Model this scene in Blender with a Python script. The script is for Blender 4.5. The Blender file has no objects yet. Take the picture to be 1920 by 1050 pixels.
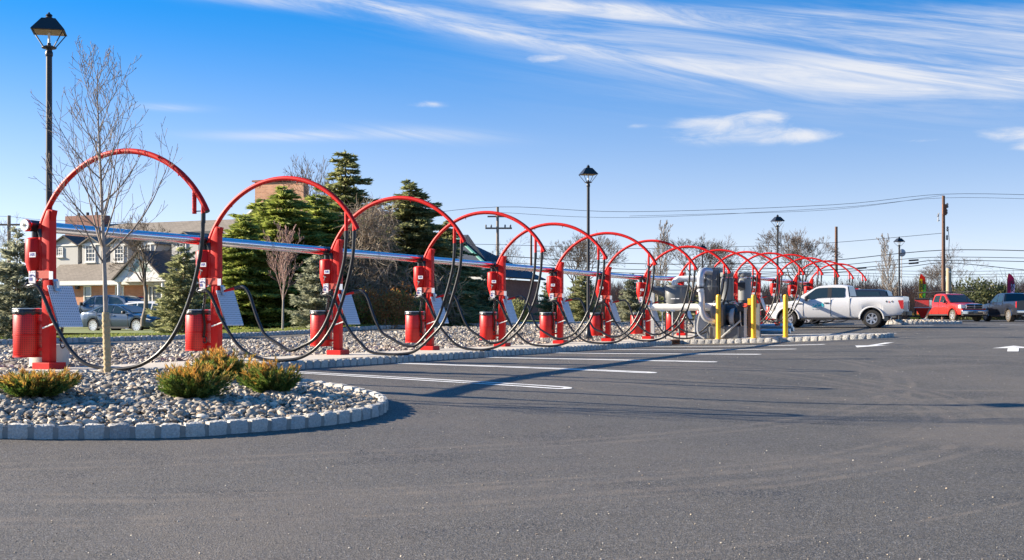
import bpy, math, random
import numpy as np
from mathutils import Vector, Matrix, noise as mnoise

SC = bpy.context.scene
R = math.radians
rnd = random.Random(7)

# ------------------------------------------------------------------ camera
CAMZ = 1.43                       # eye height above the lot under the camera
cd = bpy.data.cameras.new("camera")
cam = bpy.data.objects.new("camera", cd)
SC.collection.objects.link(cam)
cam.location = (0, 0, CAMZ)
cam.rotation_euler = (R(90), 0, 0)
cd.sensor_width = 36.0
cd.lens = 45.0
cd.shift_y = 69 / 1920
cd.clip_start = 0.1
cd.clip_end = 9000
SC.camera = cam

# ------------------------------------------------------------------ sun, sky, exposure
SC.view_settings.view_transform = 'Standard'
SC.view_settings.look = 'None'
SC.view_settings.gamma = 1.0
SC.view_settings.exposure = 1.65
SC.view_settings.use_curve_mapping = False
SUN_EL = R(21.8)
SHADOW = Vector((0.988, -0.156, 0)).normalized()         # where shadows fall on the ground
sd = bpy.data.lights.new("sun", 'SUN')
sd.energy = 4.6
sd.angle = R(0.4)
sd.color = (1.0, 0.87, 0.68)
sun = bpy.data.objects.new("sun", sd)
SC.collection.objects.link(sun)
ldir = Vector((SHADOW.x * math.cos(SUN_EL), SHADOW.y * math.cos(SUN_EL), -math.sin(SUN_EL)))
sun.rotation_euler = ldir.to_track_quat('-Z', 'Y').to_euler()

world = bpy.data.worlds.new("World")
SC.world = world
world.use_nodes = True
wt = world.node_tree
wt.nodes.clear()


class G:
    """short node-graph writer"""
    def __init__(self, tree):
        self.t = tree

    def n(self, typ, ins=None, **props):
        nd = self.t.nodes.new(typ)
        for k, v in props.items():
            setattr(nd, k, v)
        for k, v in (ins or {}).items():
            self.set(nd.inputs[k], v)
        return nd

    def set(self, sock, v):
        if isinstance(v, bpy.types.NodeSocket):
            self.t.links.new(v, sock)
        elif isinstance(v, (tuple, list)) and len(v) == 3 and len(getattr(sock, 'default_value', [0] * 3)) == 4:
            sock.default_value = (*v, 1)
        else:
            sock.default_value = v

    def m(self, op, a, b=None, c=None, clamp=False):
        nd = self.t.nodes.new('ShaderNodeMath')
        nd.operation = op
        nd.use_clamp = clamp
        self.set(nd.inputs[0], a)
        if b is not None:
            self.set(nd.inputs[1], b)
        if c is not None:
            self.set(nd.inputs[2], c)
        return nd.outputs[0]

    def mix(self, f, a, b, blend='MIX'):
        nd = self.t.nodes.new('ShaderNodeMix')
        nd.data_type = 'RGBA'
        nd.blend_type = blend
        self.set(nd.inputs[0], f)
        self.set(nd.inputs[6], a)
        self.set(nd.inputs[7], b)
        return nd.outputs[2]

    def noise(self, vec, scale, detail=4, rough=0.5, dist=0.0):
        nd = self.n('ShaderNodeTexNoise', {'Scale': scale, 'Detail': detail, 'Roughness': rough, 'Distortion': dist})
        if vec is not None:
            self.set(nd.inputs['Vector'], vec)
        return nd.outputs['Fac']

    def ramp(self, f, stops):
        nd = self.t.nodes.new('ShaderNodeValToRGB')
        el = nd.color_ramp.elements
        while len(el) < len(stops):
            el.new(0.5)
        for e, (p, c) in zip(el, stops):
            e.position = p
            e.color = (*c, 1) if not isinstance(c, (int, float)) else (c, c, c, 1)
        self.set(nd.inputs[0], f)
        return nd.outputs[0]

    def sstep(self, x, lo, hi):
        nd = self.n('ShaderNodeMapRange', interpolation_type='SMOOTHSTEP')
        self.set(nd.inputs['Value'], x)
        nd.inputs['From Min'].default_value = lo
        nd.inputs['From Max'].default_value = hi
        return nd.outputs[0]


g = G(wt)
tc = g.n('ShaderNodeTexCoord')
sep = g.n('ShaderNodeSeparateXYZ', {0: tc.outputs['Generated']})
dx, dy, dz = sep.outputs
# look a little higher into the physical sky: the air that day is very clear
zz = g.m('ADD', g.m('MULTIPLY', g.m('MAXIMUM', dz, 0.0), 2.6), 0.07)
vec = g.n('ShaderNodeCombineXYZ', {0: dx, 1: dy, 2: zz})
nrm = g.n('ShaderNodeVectorMath', {0: vec.outputs[0]}, operation='NORMALIZE')
sky = g.n('ShaderNodeTexSky', {0: nrm.outputs[0]})
sky.sky_type = 'NISHITA'
sky.sun_disc = False
sky.sun_elevation = SUN_EL
sky.sun_rotation = math.atan2(-SHADOW.x, -SHADOW.y)
sky.altitude = 50
sky.air_density = 1.0
sky.dust_density = 0.25
sky.ozone_density = 3.0
az = g.m('ARCTAN2', dx, dy)
el = g.m('ARCSINE', dz)
# the horizon air is milky, the sky above it deep blue
clear = g.m('POWER', g.sstep(el, -0.05, 0.26), 1.0)
hs = g.n('ShaderNodeHueSaturation', {'Saturation': g.m('ADD', 0.26, g.m('MULTIPLY', clear, 1.14)), 'Value': g.m('ADD', 0.70, g.m('MULTIPLY', clear, 0.36)), 'Color': sky.outputs[0]})


def px2(x, y):
    return (x - 960) / 2400, (594 - y) / 2400


# stretched streak coordinates (cirrus drawn out by the wind, sloping down to the right)
sl = g.m('ADD', el, g.m('MULTIPLY', az, 0.16))
cvec = g.n('ShaderNodeCombineXYZ', {0: g.m('MULTIPLY', az, 2.2), 1: g.m('MULTIPLY', sl, 30.0), 2: 0.0}).outputs[0]
streak = g.noise(cvec, 1.7, 10, 0.68, 0.9)
pvec = g.n('ShaderNodeCombineXYZ', {0: g.m('MULTIPLY', az, 1.0), 1: g.m('MULTIPLY', el, 3.2), 2: 0.0}).outputs[0]
puff = g.noise(pvec, 26.0, 8, 0.66, 0.5)


def blob(x, y, sx, sy, tilt=0.0):
    a0, b0 = px2(x, y)
    ua = g.m('SUBTRACT', az, a0)
    ub = g.m('SUBTRACT', g.m('SUBTRACT', el, b0), g.m('MULTIPLY', ua, tilt))
    e = g.m('ADD', g.m('POWER', g.m('ABSOLUTE', g.m('DIVIDE', ua, sx / 2400)), 2.0),
            g.m('POWER', g.m('ABSOLUTE', g.m('DIVIDE', ub, sy / 2400)), 2.0))
    return g.m('EXPONENT', g.m('MULTIPLY', e, -1.0))


def total(items):
    s = items[0]
    for i in items[1:]:
        s = g.m('ADD', s, i)
    return s


cir = total([g.m('MULTIPLY', blob(1650, 140, 600, 90, -0.05), 0.28), blob(1860, 165, 430, 62, -0.02), g.m('MULTIPLY', blob(1360, 142, 330, 24, -0.12), .9), g.m('MULTIPLY', blob(900, 68, 300, 14, -0.15), .9),
             blob(1500, 72, 440, 26, -0.04), g.m('MULTIPLY', blob(1180, 40, 260, 14, -0.10), 0.5), g.m('MULTIPLY', blob(760, 30, 360, 13, -.13), .5), blob(520, 18, 220, 14, -0.05), blob(1150, 30, 300, 16, -0.10), g.m('MULTIPLY', blob(560, 262, 150, 8, 0.02), 0.8),
             g.m('MULTIPLY', blob(790, 255, 130, 12, -0.05), 0.6), g.m('MULTIPLY', blob(330, 218, 60, 6, 0.0), 0.5),
             g.m('MULTIPLY', blob(1780, 470, 500, 26, 0.0), 0.35)])
f1 = g.m('MULTIPLY', g.m('MINIMUM', cir, 1.15), g.m('ADD', 0.12, g.m('MULTIPLY', g.sstep(streak, 0.32, 0.70), 0.86)), clamp=True)
cum = total([blob(1330, 238, 75, 14), blob(1430, 226, 60, 14), blob(1390, 262, 130, 17), blob(1500, 266, 60, 12),
             blob(1870, 276, 80, 13), blob(1900, 300, 50, 9), blob(1030, 116, 70, 10), g.m('MULTIPLY', blob(800, 200, 36, 7), 0.8),
             blob(1345, 6, 36, 12), blob(940, 4, 50, 8), g.m('MULTIPLY', blob(1190, 240, 24, 6), .5), blob(1905, 350, 30, 7), g.m('MULTIPLY', blob(1700, 281, 44, 4), .5)])
f2 = g.m('MULTIPLY', g.sstep(g.m('ADD', g.m('MULTIPLY', cum, 0.9), g.m('MULTIPLY', g.m('SUBTRACT', puff, 0.5), 2.6)), 0.0, 1.6), g.sstep(cum, 0.0, 0.8), clamp=True)
# the rest of the sky carries the same thin streaks
away = g.sstep(g.m('ABSOLUTE', az), 0.42, 0.7)
high = g.sstep(el, 0.26, 0.5)
f3 = g.m('MULTIPLY', g.m('MAXIMUM', away, high), g.m('MULTIPLY', g.sstep(streak, 0.5, 0.8), 0.7))
f3 = g.m('MULTIPLY', f3, g.sstep(el, 0.0, 0.08))
fac = g.m('MAXIMUM', g.m('MAXIMUM', g.m('MULTIPLY', f1, 0.90), g.m('MULTIPLY', f2, 0.90)), f3)
col = g.mix(fac, hs.outputs[0], (2.95, 3.0, 3.15))
bg = g.n('ShaderNodeBackground', {'Color': col, 'Strength': 0.095})
out = g.n('ShaderNodeOutputWorld', {0: bg.outputs[0]})

# ------------------------------------------------------------------ places
TH = math.atan2(1100, 2400)                   # the row of arches runs at this angle from the view axis
DV = Vector((math.sin(TH), math.cos(TH)))     # along the row
PV = Vector((math.cos(TH), -math.sin(TH)))    # across it, towards the stalls
DROW = 14.31
ROT = -TH


def P2(u, v):
    q = DV * u + PV * (v - DROW)
    return q.x, q.y


def UV(x, y):
    q = Vector((x, y))
    return q.dot(DV), q.dot(PV) + DROW


def px(x, Z):
    """world x of a point seen at picture column x when it stands Z metres away"""
    return (x - 960) * Z / 2400


def pz(y, Z):
    return CAMZ - (y - 594) * Z / 2400


def u_on(x, v):
    """row coordinate u where the line v = const is seen at picture column x"""
    k = (x - 960) / 2400
    ax, ay = P2(0, v)
    return (k * ay - ax) / (DV.x - k * DV.y)


def U(i):
    return 14.56 + 4.01 * (i - 1)


# surveyed heights of the lot: depth below the eye at points of the plan
pts = []
for u, h in [(4, .93), (9, .93), (14.5, .93), (18, .93), (22.5, .93), (26, .93), (30.6, .93), (34.5, .93), (38.4, .93), (42.5, .92),
             (46.6, .85), (50.7, .73), (54.7, .60), (58.7, .49), (64, .47), (72, .45), (85, .40)]:
    pts.append((*P2(u, 1.35), h))
for u, h in [(8, .82), (20, .80), (28, .78), (34.5, .75), (41, .67), (48, .51), (60, .42), (75, .40)]:
    pts.append((*P2(u, -13.8), h))
    pts.append((*P2(u, -6), (h + .9) / 2))
pts += [(.86, 19.8, 1.09), (2.57, 23.55, 1.02), (4.28, 27.3, .955), (5.93, 30.9, .90), (7.59, 34.5, .866), (9.24, 38.06, .82),
        (3.84, 17.2, 1.30), (5.3, 20.8, 1.155), (6.75, 24.5, 1.03), (7.95, 28.1, .92), (9.1, 31.8, .85),
        (-3.9, 13.3, 1.27), (-1.67, 16.2, 1.22), (-8, 13.2, 1.25), (0, 10, 1.39), (0, 4, 1.44), (0, -6, 1.45), (6, 6, 1.45),
        (-6, 6, 1.40), (8, 12, 1.36), (12, 20, 1.08), (13, 30, .80), (16.4, 57.8, .47), (12.7, 57.8, .50), (11, 38.9, .70),
        (30, 89, .31), (33, 84.5, .34), (20, 45, .58), (28, 60, .42), (40, 40, .8), (0, 130, .36), (50, 130, .3), (-60, 130, .5),
        (-20, 66, .80), (-24, 72, .80), (-12, 66, .72), (-50, 60, .8), (-40, 20, .85), (-20, 5, 1.1), (25, 5, 1.4), (70, 60, .6),
        (-20, -10, 1.2), (30, -10, 1.45), (60, 20, 1.1)]
Pn = np.array(pts, float)


def _tps(r2):
    return np.where(r2 > 1e-9, 0.5 * r2 * np.log(np.maximum(r2, 1e-9)), 0.0)


_n = len(Pn)
_K = _tps(((Pn[:, None, :2] - Pn[None, :, :2]) ** 2).sum(-1)) + 0.6 * np.eye(_n)
_Q = np.c_[np.ones(_n), Pn[:, :2]]
_A = np.zeros((_n + 3, _n + 3))
_A[:_n, :_n] = _K
_A[:_n, _n:] = _Q
_A[_n:, :_n] = _Q.T
_w = np.linalg.solve(_A, np.r_[Pn[:, 2], np.zeros(3)])


def pave_np(xy):
    xy = np.asarray(xy, float)
    k = _tps(((xy[:, None, :] - Pn[None, :, :2]) ** 2).sum(-1))
    h = k @ _w[:_n] + _w[_n] + xy @ _w[_n + 1:]
    return CAMZ - np.clip(h, 0.22, 1.6)


def pave(x, y):
    return float(pave_np([(x, y)])[0])


def paveuv(u, v):
    return pave(*P2(u, v))


_us = np.arange(0, 100, 0.5)
_sl = pave_np([P2(u, 1.35) for u in _us]) + 0.15


def slab(u):
    return float(np.interp(u, _us, _sl))


_gbu, _gbh = [0, 15, 28, 34, 40, 50, 60, 80], [.74, .72, .67, .55, .43, .36, .30, .28]


def bed_back(u, v):
    """height of the stone bed behind the walk"""
    a = slab(u) - 0.03
    b = CAMZ - float(np.interp(u, _gbu, _gbh))
    t = min(max((-0.4 - v) / 5.5, 0), 1)
    z = a + (b - a) * t * t * (3 - 2 * t)
    e = min(max((-6.9 - v) / 1.2, 0), 1)
    z = z + (paveuv(u, v) - 0.05 - z) * e * e
    return z + 0.05 * math.sin(u * 0.9 + v) * math.sin(v * 1.1 + 0.4) * min(1, -v) * (1 - e)


# ------------------------------------------------------------------ mesh builder
class MB:
    def __init__(self):
        self.v, self.f, self.mi = [], [], []

    def add(self, vs, fs, mi=0, M=None):
        b = len(self.v)
        if M is not None:
            vs = [tuple(M @ Vector(p)) for p in vs]
        self.v += [tuple(p) for p in vs]
        self.f += [tuple(b + i for i in f) for f in fs]
        self.mi += [mi] * len(fs)
        return self

    def box(self, c, s, mi=0, M=None, taper=1.0):
        x, y, z = s[0] / 2, s[1] / 2, s[2] / 2
        t = taper
        vs = [(-x, -y, -z), (x, -y, -z), (x, y, -z), (-x, y, -z), (-x * t, -y * t, z), (x * t, -y * t, z), (x * t, y * t, z), (-x * t, y * t, z)]
        vs = [Vector(p) for p in vs]
        if M is not None:
            vs = [M @ p for p in vs]
        vs = [p + Vector(c) for p in vs]
        return self.add(vs, [(0, 3, 2, 1), (4, 5, 6, 7), (0, 1, 5, 4), (1, 2, 6, 5), (2, 3, 7, 6), (3, 0, 4, 7)], mi)

    def tube(self, pts, r, n=8, mi=0, caps=True):
        pts = [Vector(p) for p in pts]
        rs = r if isinstance(r, (list, tuple)) else [r] * len(pts)
        b = len(self.v)
        prev = None
        for i, p in enumerate(pts):
            if i == 0:
                d = pts[1] - pts[0]
            elif i == len(pts) - 1:
                d = pts[-1] - pts[-2]
            else:
                d = pts[i + 1] - pts[i - 1]
            d.normalize()
            if prev is None:
                a = Vector((0, 0, 1)) if abs(d.z) < 0.9 else Vector((1, 0, 0))
                s = d.cross(a).normalized()
            else:
                s = (prev - d * prev.dot(d)).normalized()
            prev = s
            t = d.cross(s)
            for k in range(n):
                an = 2 * math.pi * (k + 0.5) / n
                self.v.append(tuple(p + (s * math.cos(an) + t * math.sin(an)) * rs[i]))
        for i in range(len(pts) - 1):
            for k in range(n):
                k2 = (k + 1) % n
                self.f.append((b + i * n + k, b + i * n + k2, b + (i + 1) * n + k2, b + (i + 1) * n + k))
                self.mi.append(mi)
        if caps:
            self.f.append(tuple(b + k for k in reversed(range(n))))
            self.f.append(tuple(b + (len(pts) - 1) * n + k for k in range(n)))
            self.mi += [mi, mi]
        return self

    def lathe(self, prof, c=(0, 0, 0), n=20, mi=0, M=None):
        b = len(self.v)
        for r, z in prof:
            for k in range(n):
                a = 2 * math.pi * k / n
                p = Vector((r * math.cos(a), r * math.sin(a), z))
                if M is not None:
                    p = M @ p
                self.v.append(tuple(p + Vector(c)))
        for i in range(len(prof) - 1):
            for k in range(n):
                k2 = (k + 1) % n
                self.f.append((b + i * n + k, b + i * n + k2, b + (i + 1) * n + k2, b + (i + 1) * n + k))
                self.mi.append(mi)
        self.f.append(tuple(b + k for k in reversed(range(n))))
        self.f.append(tuple(b + (len(prof) - 1) * n + k for k in range(n)))
        self.mi += [mi, mi]
        return self

    def prism(self, poly, d0, d1, mp, mi=0):
        """poly of (a, b); mp(a, b, d) -> xyz"""
        n = len(poly)
        vs = [mp(a, b, d0) for a, b in poly] + [mp(a, b, d1) for a, b in poly]
        fs = [tuple(range(n)), tuple(reversed(range(n, 2 * n)))]
        fs += [(i, n + i, n + (i + 1) % n, (i + 1) % n) for i in range(n)]
        return self.add(vs, fs, mi)

    def mesh(self, name, mats, smooth=None):
        me = bpy.data.meshes.new(name)
        me.from_pydata(self.v, [], self.f)
        for m in (mats if isinstance(mats, (list, tuple)) else [mats]):
            me.materials.append(m)
        if len(me.materials) > 1:
            me.polygons.foreach_set('material_index', self.mi)
        me.update()
        if smooth is not None:
            me.shade_smooth()
            if smooth < 180:
                me.set_sharp_from_angle(angle=R(smooth))
        return me

    def build(self, name, mats, parent=None, smooth=None, bevel=0, fix=False):
        me = self.mesh(name, mats, smooth)
        if fix or bevel:
            import bmesh
            bm = bmesh.new()
            bm.from_mesh(me)
            bmesh.ops.remove_doubles(bm, verts=bm.verts, dist=1e-5)
            bmesh.ops.recalc_face_normals(bm, faces=bm.faces)
            if bevel:
                bmesh.ops.bevel(bm, geom=[e for e in bm.edges if e.is_manifold and e.calc_face_angle(0) > 0.6], offset=bevel, segments=2, affect='EDGES', profile=0.6)
            bm.to_mesh(me)
            bm.free()
            if smooth is not None:
                me.shade_smooth()
                if smooth < 180:
                    me.set_sharp_from_angle(angle=R(smooth))
        return link(name, me, parent)


def link(name, me, parent=None, loc=None, rz=None, scale=None):
    o = bpy.data.objects.new(name, me)
    SC.collection.objects.link(o)
    if parent is not None:
        o.parent = parent
    if loc is not None:
        o.location = loc
    if rz is not None:
        o.rotation_euler = (0, 0, rz) if not isinstance(rz, tuple) else rz
    if scale is not None:
        o.scale = scale if isinstance(scale, tuple) else (scale,) * 3
    return o


def tag(o, label, cat, group=None):
    o['label'] = label
    o['category'] = cat
    if group:
        o['group'] = group
    return o


def thing(name, label, cat, loc=(0, 0, 0), rz=0, group=None):
    return tag(link(name, None, None, loc, rz), label, cat, group)


def struct(o):
    o['kind'] = 'structure'
    return o


def stuff(o):
    o['kind'] = 'stuff'
    return o


KIDS = {}


def copy_tree(o, kids=None, parent=None):
    c = o.copy()
    SC.collection.objects.link(c)
    if parent is not None:
        c.parent = parent
    for ch in list(o.children):
        copy_tree(ch, None, c)
    return c


def text_mesh(txt, size, mat, name='lettering', bold=0.0):
    cu = bpy.data.curves.new(name, 'FONT')
    cu.body = txt
    cu.size = size
    cu.offset = bold
    cu.align_x = 'CENTER'
    cu.align_y = 'CENTER'
    o = bpy.data.objects.new(name, cu)
    SC.collection.objects.link(o)
    me = bpy.data.meshes.new_from_object(o.evaluated_get(bpy.context.evaluated_depsgraph_get()))
    me.name = name
    bpy.data.objects.remove(o)
    me.materials.clear()
    me.materials.append(mat)
    return me


# ------------------------------------------------------------------ materials
def mat(name, color=(0.5, 0.5, 0.5), rough=0.5, metal=0.0, var=0.0, vscale=8.0, bump=0.0, bscale=40.0, coat=0.0,
        island=0.0, objrand=0.0, spec=0.5, emit=None, stops=None, trans=0.0, obj=False, rvar=0.0):
    m = bpy.data.materials.new(name)
    m.use_nodes = True
    t = m.node_tree
    t.nodes.clear()
    q = G(t)
    b = q.n('ShaderNodeBsdfPrincipled')
    o = q.n('ShaderNodeOutputMaterial', {0: b.outputs[0]})
    geo = q.n('ShaderNodeNewGeometry')
    tcd = q.n('ShaderNodeTexCoord')
    pos = tcd.outputs['Object'] if obj else geo.outputs['Position']
    c = (*color, 1)
    if stops:
        src = q.n('ShaderNodeObjectInfo').outputs['Random'] if objrand else geo.outputs['Random Per Island']
        c = q.ramp(src, stops)
    if var > 0:
        f = q.noise(pos, vscale, 5, 0.6)
        k = q.m('ADD', q.m('MULTIPLY', q.m('SUBTRACT', f, 0.5), 4 * var), 1.0)
        cc = q.n('ShaderNodeVectorMath', operation='SCALE')
        if isinstance(c, bpy.types.NodeSocket):
            t.links.new(c, cc.inputs[0])
        else:
            cc.inputs[0].default_value = color
        t.links.new(k, cc.inputs['Scale'])
        c = cc.outputs[0]
    if island > 0 and not stops:
        k = q.m('ADD', q.m('MULTIPLY', q.m('SUBTRACT', geo.outputs['Random Per Island'], 0.5), 2 * island), 1.0)
        cc = q.n('ShaderNodeVectorMath', operation='SCALE')
        q.set(cc.inputs[0], c if isinstance(c, bpy.types.NodeSocket) else color)
        t.links.new(k, cc.inputs['Scale'])
        c = cc.outputs[0]
    q.set(b.inputs['Base Color'], c)
    b.inputs['Roughness'].default_value = rough
    if rvar:
        q.set(b.inputs['Roughness'], q.m('ADD', q.m('MULTIPLY', q.m('SUBTRACT', q.noise(pos, vscale, 5, 0.6), 0.5), rvar * 2), rough, clamp=True))
    b.inputs['Metallic'].default_value = metal
    b.inputs['Coat Weight'].default_value = coat
    b.inputs['Coat Roughness'].default_value = 0.05
    b.inputs['Specular IOR Level'].default_value = spec
    b.inputs['Transmission Weight'].default_value = trans
    if emit:
        b.inputs['Emission Color'].default_value = (*emit, 1)
        b.inputs['Emission Strength'].default_value = 1
    if bump > 0:
        bp = q.n('ShaderNodeBump', {'Strength': 0.6, 'Distance': bump, 'Height': q.noise(pos, bscale, 5, 0.6)})
        t.links.new(bp.outputs[0], b.inputs['Normal'])
    return m


M = {}
M['red'] = mat('red_powder_coat', (0.56, 0.006, 0.004), 0.48, spec=0.3, var=0.07, vscale=5, rvar=0.08)
M['red_flat'] = mat('faded_red_paint', (0.50, 0.055, 0.03), 0.5, var=0.05)
M['black_rubber'] = mat('black_rubber', (0.018, 0.018, 0.02), 0.32, var=0.1)
M['black'] = mat('black_metal', (0.016, 0.017, 0.02), 0.38, var=0.08)
M['bag'] = mat('black_bin_liner', (0.02, 0.02, 0.023), 0.3, bump=0.01, bscale=35)
M['chrome'] = mat('polished_metal', (0.75, 0.76, 0.78), 0.14, metal=1.0)
M['steel'] = mat('galvanised_steel', (0.58, 0.60, 0.62), 0.38, metal=0.9, var=0.06, vscale=12)
M['white'] = mat('white_paint', (0.72, 0.72, 0.70), 0.5, var=0.03)
M['trim'] = mat('white_trim', (0.70, 0.69, 0.66), 0.6, var=0.03)
M['panelw'] = mat('white_sticker', (0.66, 0.66, 0.68), 0.4)
M['blue_ink'] = mat('blue_print', (0.06, 0.07, 0.30), 0.5)
M['black_ink'] = mat('black_print', (0.02, 0.02, 0.02), 0.5)
M['red_ink'] = mat('red_print', (0.45, 0.03, 0.02), 0.5)
M['teal_ink'] = mat('teal_print', (0.03, 0.42, 0.48), 0.5)
M['pipe'] = mat('stainless_pipe', (0.72, 0.74, 0.78), 0.20, metal=1.0, var=0.02, vscale=4, rvar=0.05)
M['yellow'] = mat('yellow_paint', (0.80, 0.43, 0.012), 0.4, var=0.06, vscale=6)
M['concrete'] = mat('concrete', (0.50, 0.45, 0.38), 0.85, var=0.10, vscale=3, bump=0.003, bscale=60)
M['mortar'] = mat('curb_mortar', (0.29, 0.275, 0.25), 0.9, var=0.10, vscale=14, bump=0.006, bscale=70)
M['granite'] = mat('split_granite', (0.40, 0.40, 0.40), 0.75, var=0.30, vscale=48, bump=0.05, bscale=30,
                   stops=[(0.0, (0.36, 0.35, 0.335)), (0.35, (0.48, 0.465, 0.435)), (0.7, (0.56, 0.52, 0.46)), (1.0, (0.43, 0.43, 0.42))], objrand=1)
M['pebble'] = mat('river_stone', (0.4, 0.38, 0.34), 0.7, var=0.12, vscale=30, objrand=1,
                  stops=[(0.0, (0.14, 0.13, 0.12)), (0.18, (0.30, 0.265, 0.22)), (0.38, (0.44, 0.385, 0.31)), (0.52, (0.19, 0.155, 0.12)),
                         (0.66, (0.33, 0.305, 0.27)), (0.80, (0.58, 0.53, 0.45)), (0.9, (0.42, 0.33, 0.24)), (1.0, (0.24, 0.17, 0.11))])
M['soil'] = mat('stone_bed_soil', (0.14, 0.12, 0.10), 0.95, var=0.25, vscale=20, bump=0.02, bscale=25)
M['bark'] = mat('grey_bark', (0.22, 0.18, 0.145), 0.85, var=0.2, vscale=14, bump=0.01, bscale=40)
M['bark_pale'] = mat('pale_smooth_bark', (0.34, 0.30, 0.26), 0.8, var=0.2, vscale=9, bump=0.004, bscale=50)
M['wrap'] = mat('burlap_wrap', (0.42, 0.33, 0.19), 0.95, var=0.15, vscale=25, bump=0.01, bscale=60)
M['twig_red'] = mat('reddish_twigs', (0.30, 0.19, 0.16), 0.85, var=0.15)
M['twig'] = mat('dark_twigs', (0.12, 0.092, 0.072), 0.85, var=0.2, vscale=3)
M['brush'] = mat('winter_brush', (0.30, 0.2, 0.14), 0.9, stops=[(0, (0.26, 0.15, 0.10)), (0.35, (0.16, 0.11, 0.08)), (0.7, (0.32, 0.22, 0.15)), (1, (0.22, 0.17, 0.13))])
M['wood_pole'] = mat('weathered_pole_wood', (0.13, 0.072, 0.05), 0.85, var=0.2, vscale=5, bump=0.01, bscale=20)
M['wood_pale'] = mat('pale_pole_wood', (0.34, 0.28, 0.19), 0.85, var=0.15, vscale=5)
M['wire'] = mat('cable_black', (0.02, 0.02, 0.022), 0.6)
M['tyre'] = mat('tyre_rubber', (0.022, 0.021, 0.021), 0.75, var=0.1)
M['tyre_dusty'] = mat('dusty_tyre', (0.07, 0.058, 0.046), 0.85, var=0.2)
M['rim'] = mat('alloy_rim', (0.62, 0.62, 0.63), 0.3, metal=0.8)
M['glass_car'] = mat('dark_car_glass', (0.018, 0.03, 0.035), 0.05, spec=0.8)
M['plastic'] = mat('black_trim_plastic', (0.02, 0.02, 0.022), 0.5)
M['red_lens'] = mat('red_lens', (0.42, 0.008, 0.012), 0.15, coat=0.5)
M['lamp_lens'] = mat('clear_lens', (0.70, 0.68, 0.64), 0.12, coat=0.5)
M['white_car'] = mat('white_car_paint', (0.60, 0.60, 0.61), 0.3, coat=0.6)
M['red_car'] = mat('red_car_paint', (0.42, 0.018, 0.012), 0.3, coat=0.7)
M['navy_car'] = mat('blue_grey_car_paint', (0.045, 0.075, 0.125), 0.25, metal=0.4, coat=0.8)
M['dark_car'] = mat('dark_blue_car_paint', (0.018, 0.022, 0.034), 0.3, metal=0.2, coat=0.6)
M['silver_car'] = mat('silver_white_car_paint', (0.60, 0.61, 0.63), 0.3, coat=0.7)
M['tank'] = mat('dark_grey_enamel', (0.115, 0.123, 0.128), 0.34, var=0.05, coat=0.2)
M['tank2'] = mat('mid_grey_enamel', (0.20, 0.21, 0.213), 0.4, var=0.05)
M['tank3'] = mat('light_grey_enamel', (0.42, 0.43, 0.44), 0.4, var=0.04)
M['insul'] = mat('aluminium_jacket', (0.52, 0.54, 0.57), 0.42, metal=0.6, var=0.05, vscale=8)
M['pvc'] = mat('white_pvc', (0.78, 0.77, 0.73), 0.4, var=0.03)
M['frost'] = mat('lamp_glass', (0.70, 0.75, 0.80), 0.08, spec=0.5, trans=0.92)
M['gold_in'] = mat('lamp_hood_lining', (0.40, 0.31, 0.14), 0.6)
M['gap_shade'] = mat('dark_gap', (0.06, 0.035, 0.02), 0.9)  # dark colour standing in for the shade inside the drain slot
M['rust'] = mat('cast_iron_grate', (0.20, 0.09, 0.05), 0.9, var=0.3, vscale=20)
M['siding'] = mat('grey_siding', (0.45, 0.44, 0.42), 0.7, var=0.03)
M['green_pane'] = mat('green_gable_panel', (0.22, 0.30, 0.26), 0.5)
M['green_roof'] = mat('green_metal_trim', (0.06, 0.20, 0.17), 0.5)
M['navy_roof'] = mat('slate_roof', (0.045, 0.055, 0.08), 0.7, var=0.15, vscale=4)
M['pane'] = mat('window_glass', (0.05, 0.065, 0.08), 0.06, spec=0.9)
M['pane2'] = mat('curtained_window_glass', (0.13, 0.19, 0.23), 0.1, spec=0.8, var=0.1, vscale=3)
M['cap_dark'] = mat('dark_gutter_metal', (0.03, 0.03, 0.035), 0.5)
M['flag_y'] = mat('yellow_flag_cloth', (0.85, 0.66, 0.03), 0.7)
M['flag_g'] = mat('green_flag_cloth', (0.25, 0.62, 0.14), 0.7)
M['flag_r'] = mat('red_flag_cloth', (0.80, 0.09, 0.03), 0.7)
M['flag_p'] = mat('magenta_flag_cloth', (0.45, 0.05, 0.15), 0.7)
M['flag_w'] = mat('lilac_flag_cloth', (0.68, 0.60, 0.80), 0.7)


def brick_mat(name, c1, c2, mort, scale=4.0):
    m = bpy.data.materials.new(name)
    m.use_nodes = True
    t = m.node_tree
    q = G(t)
    b = t.nodes['Principled BSDF']
    tcd = q.n('ShaderNodeTexCoord')
    s = q.n('ShaderNodeSeparateXYZ', {0: tcd.outputs['Object']})
    v = q.n('ShaderNodeCombineXYZ', {0: q.m('ADD', s.outputs[0], s.outputs[1]), 1: s.outputs[2], 2: 0.0})
    br = q.n('ShaderNodeTexBrick', {'Vector': v.outputs[0], 'Color1': (*c1, 1), 'Color2': (*c2, 1), 'Mortar': (*mort, 1), 'Scale': 1.0,
                                    'Mortar Size': 0.008, 'Brick Width': 0.22, 'Row Height': 0.075})
    nz = q.noise(tcd.outputs['Object'], 1.5, 5, 0.6)
    c = q.mix(q.m('MULTIPLY', q.sstep(nz, 0.35, 0.7), 0.35), br.outputs[0], tuple(x * 0.6 for x in c1))
    q.set(b.inputs['Base Color'], c)
    b.inputs['Roughness'].default_value = 0.85
    return m


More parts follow.
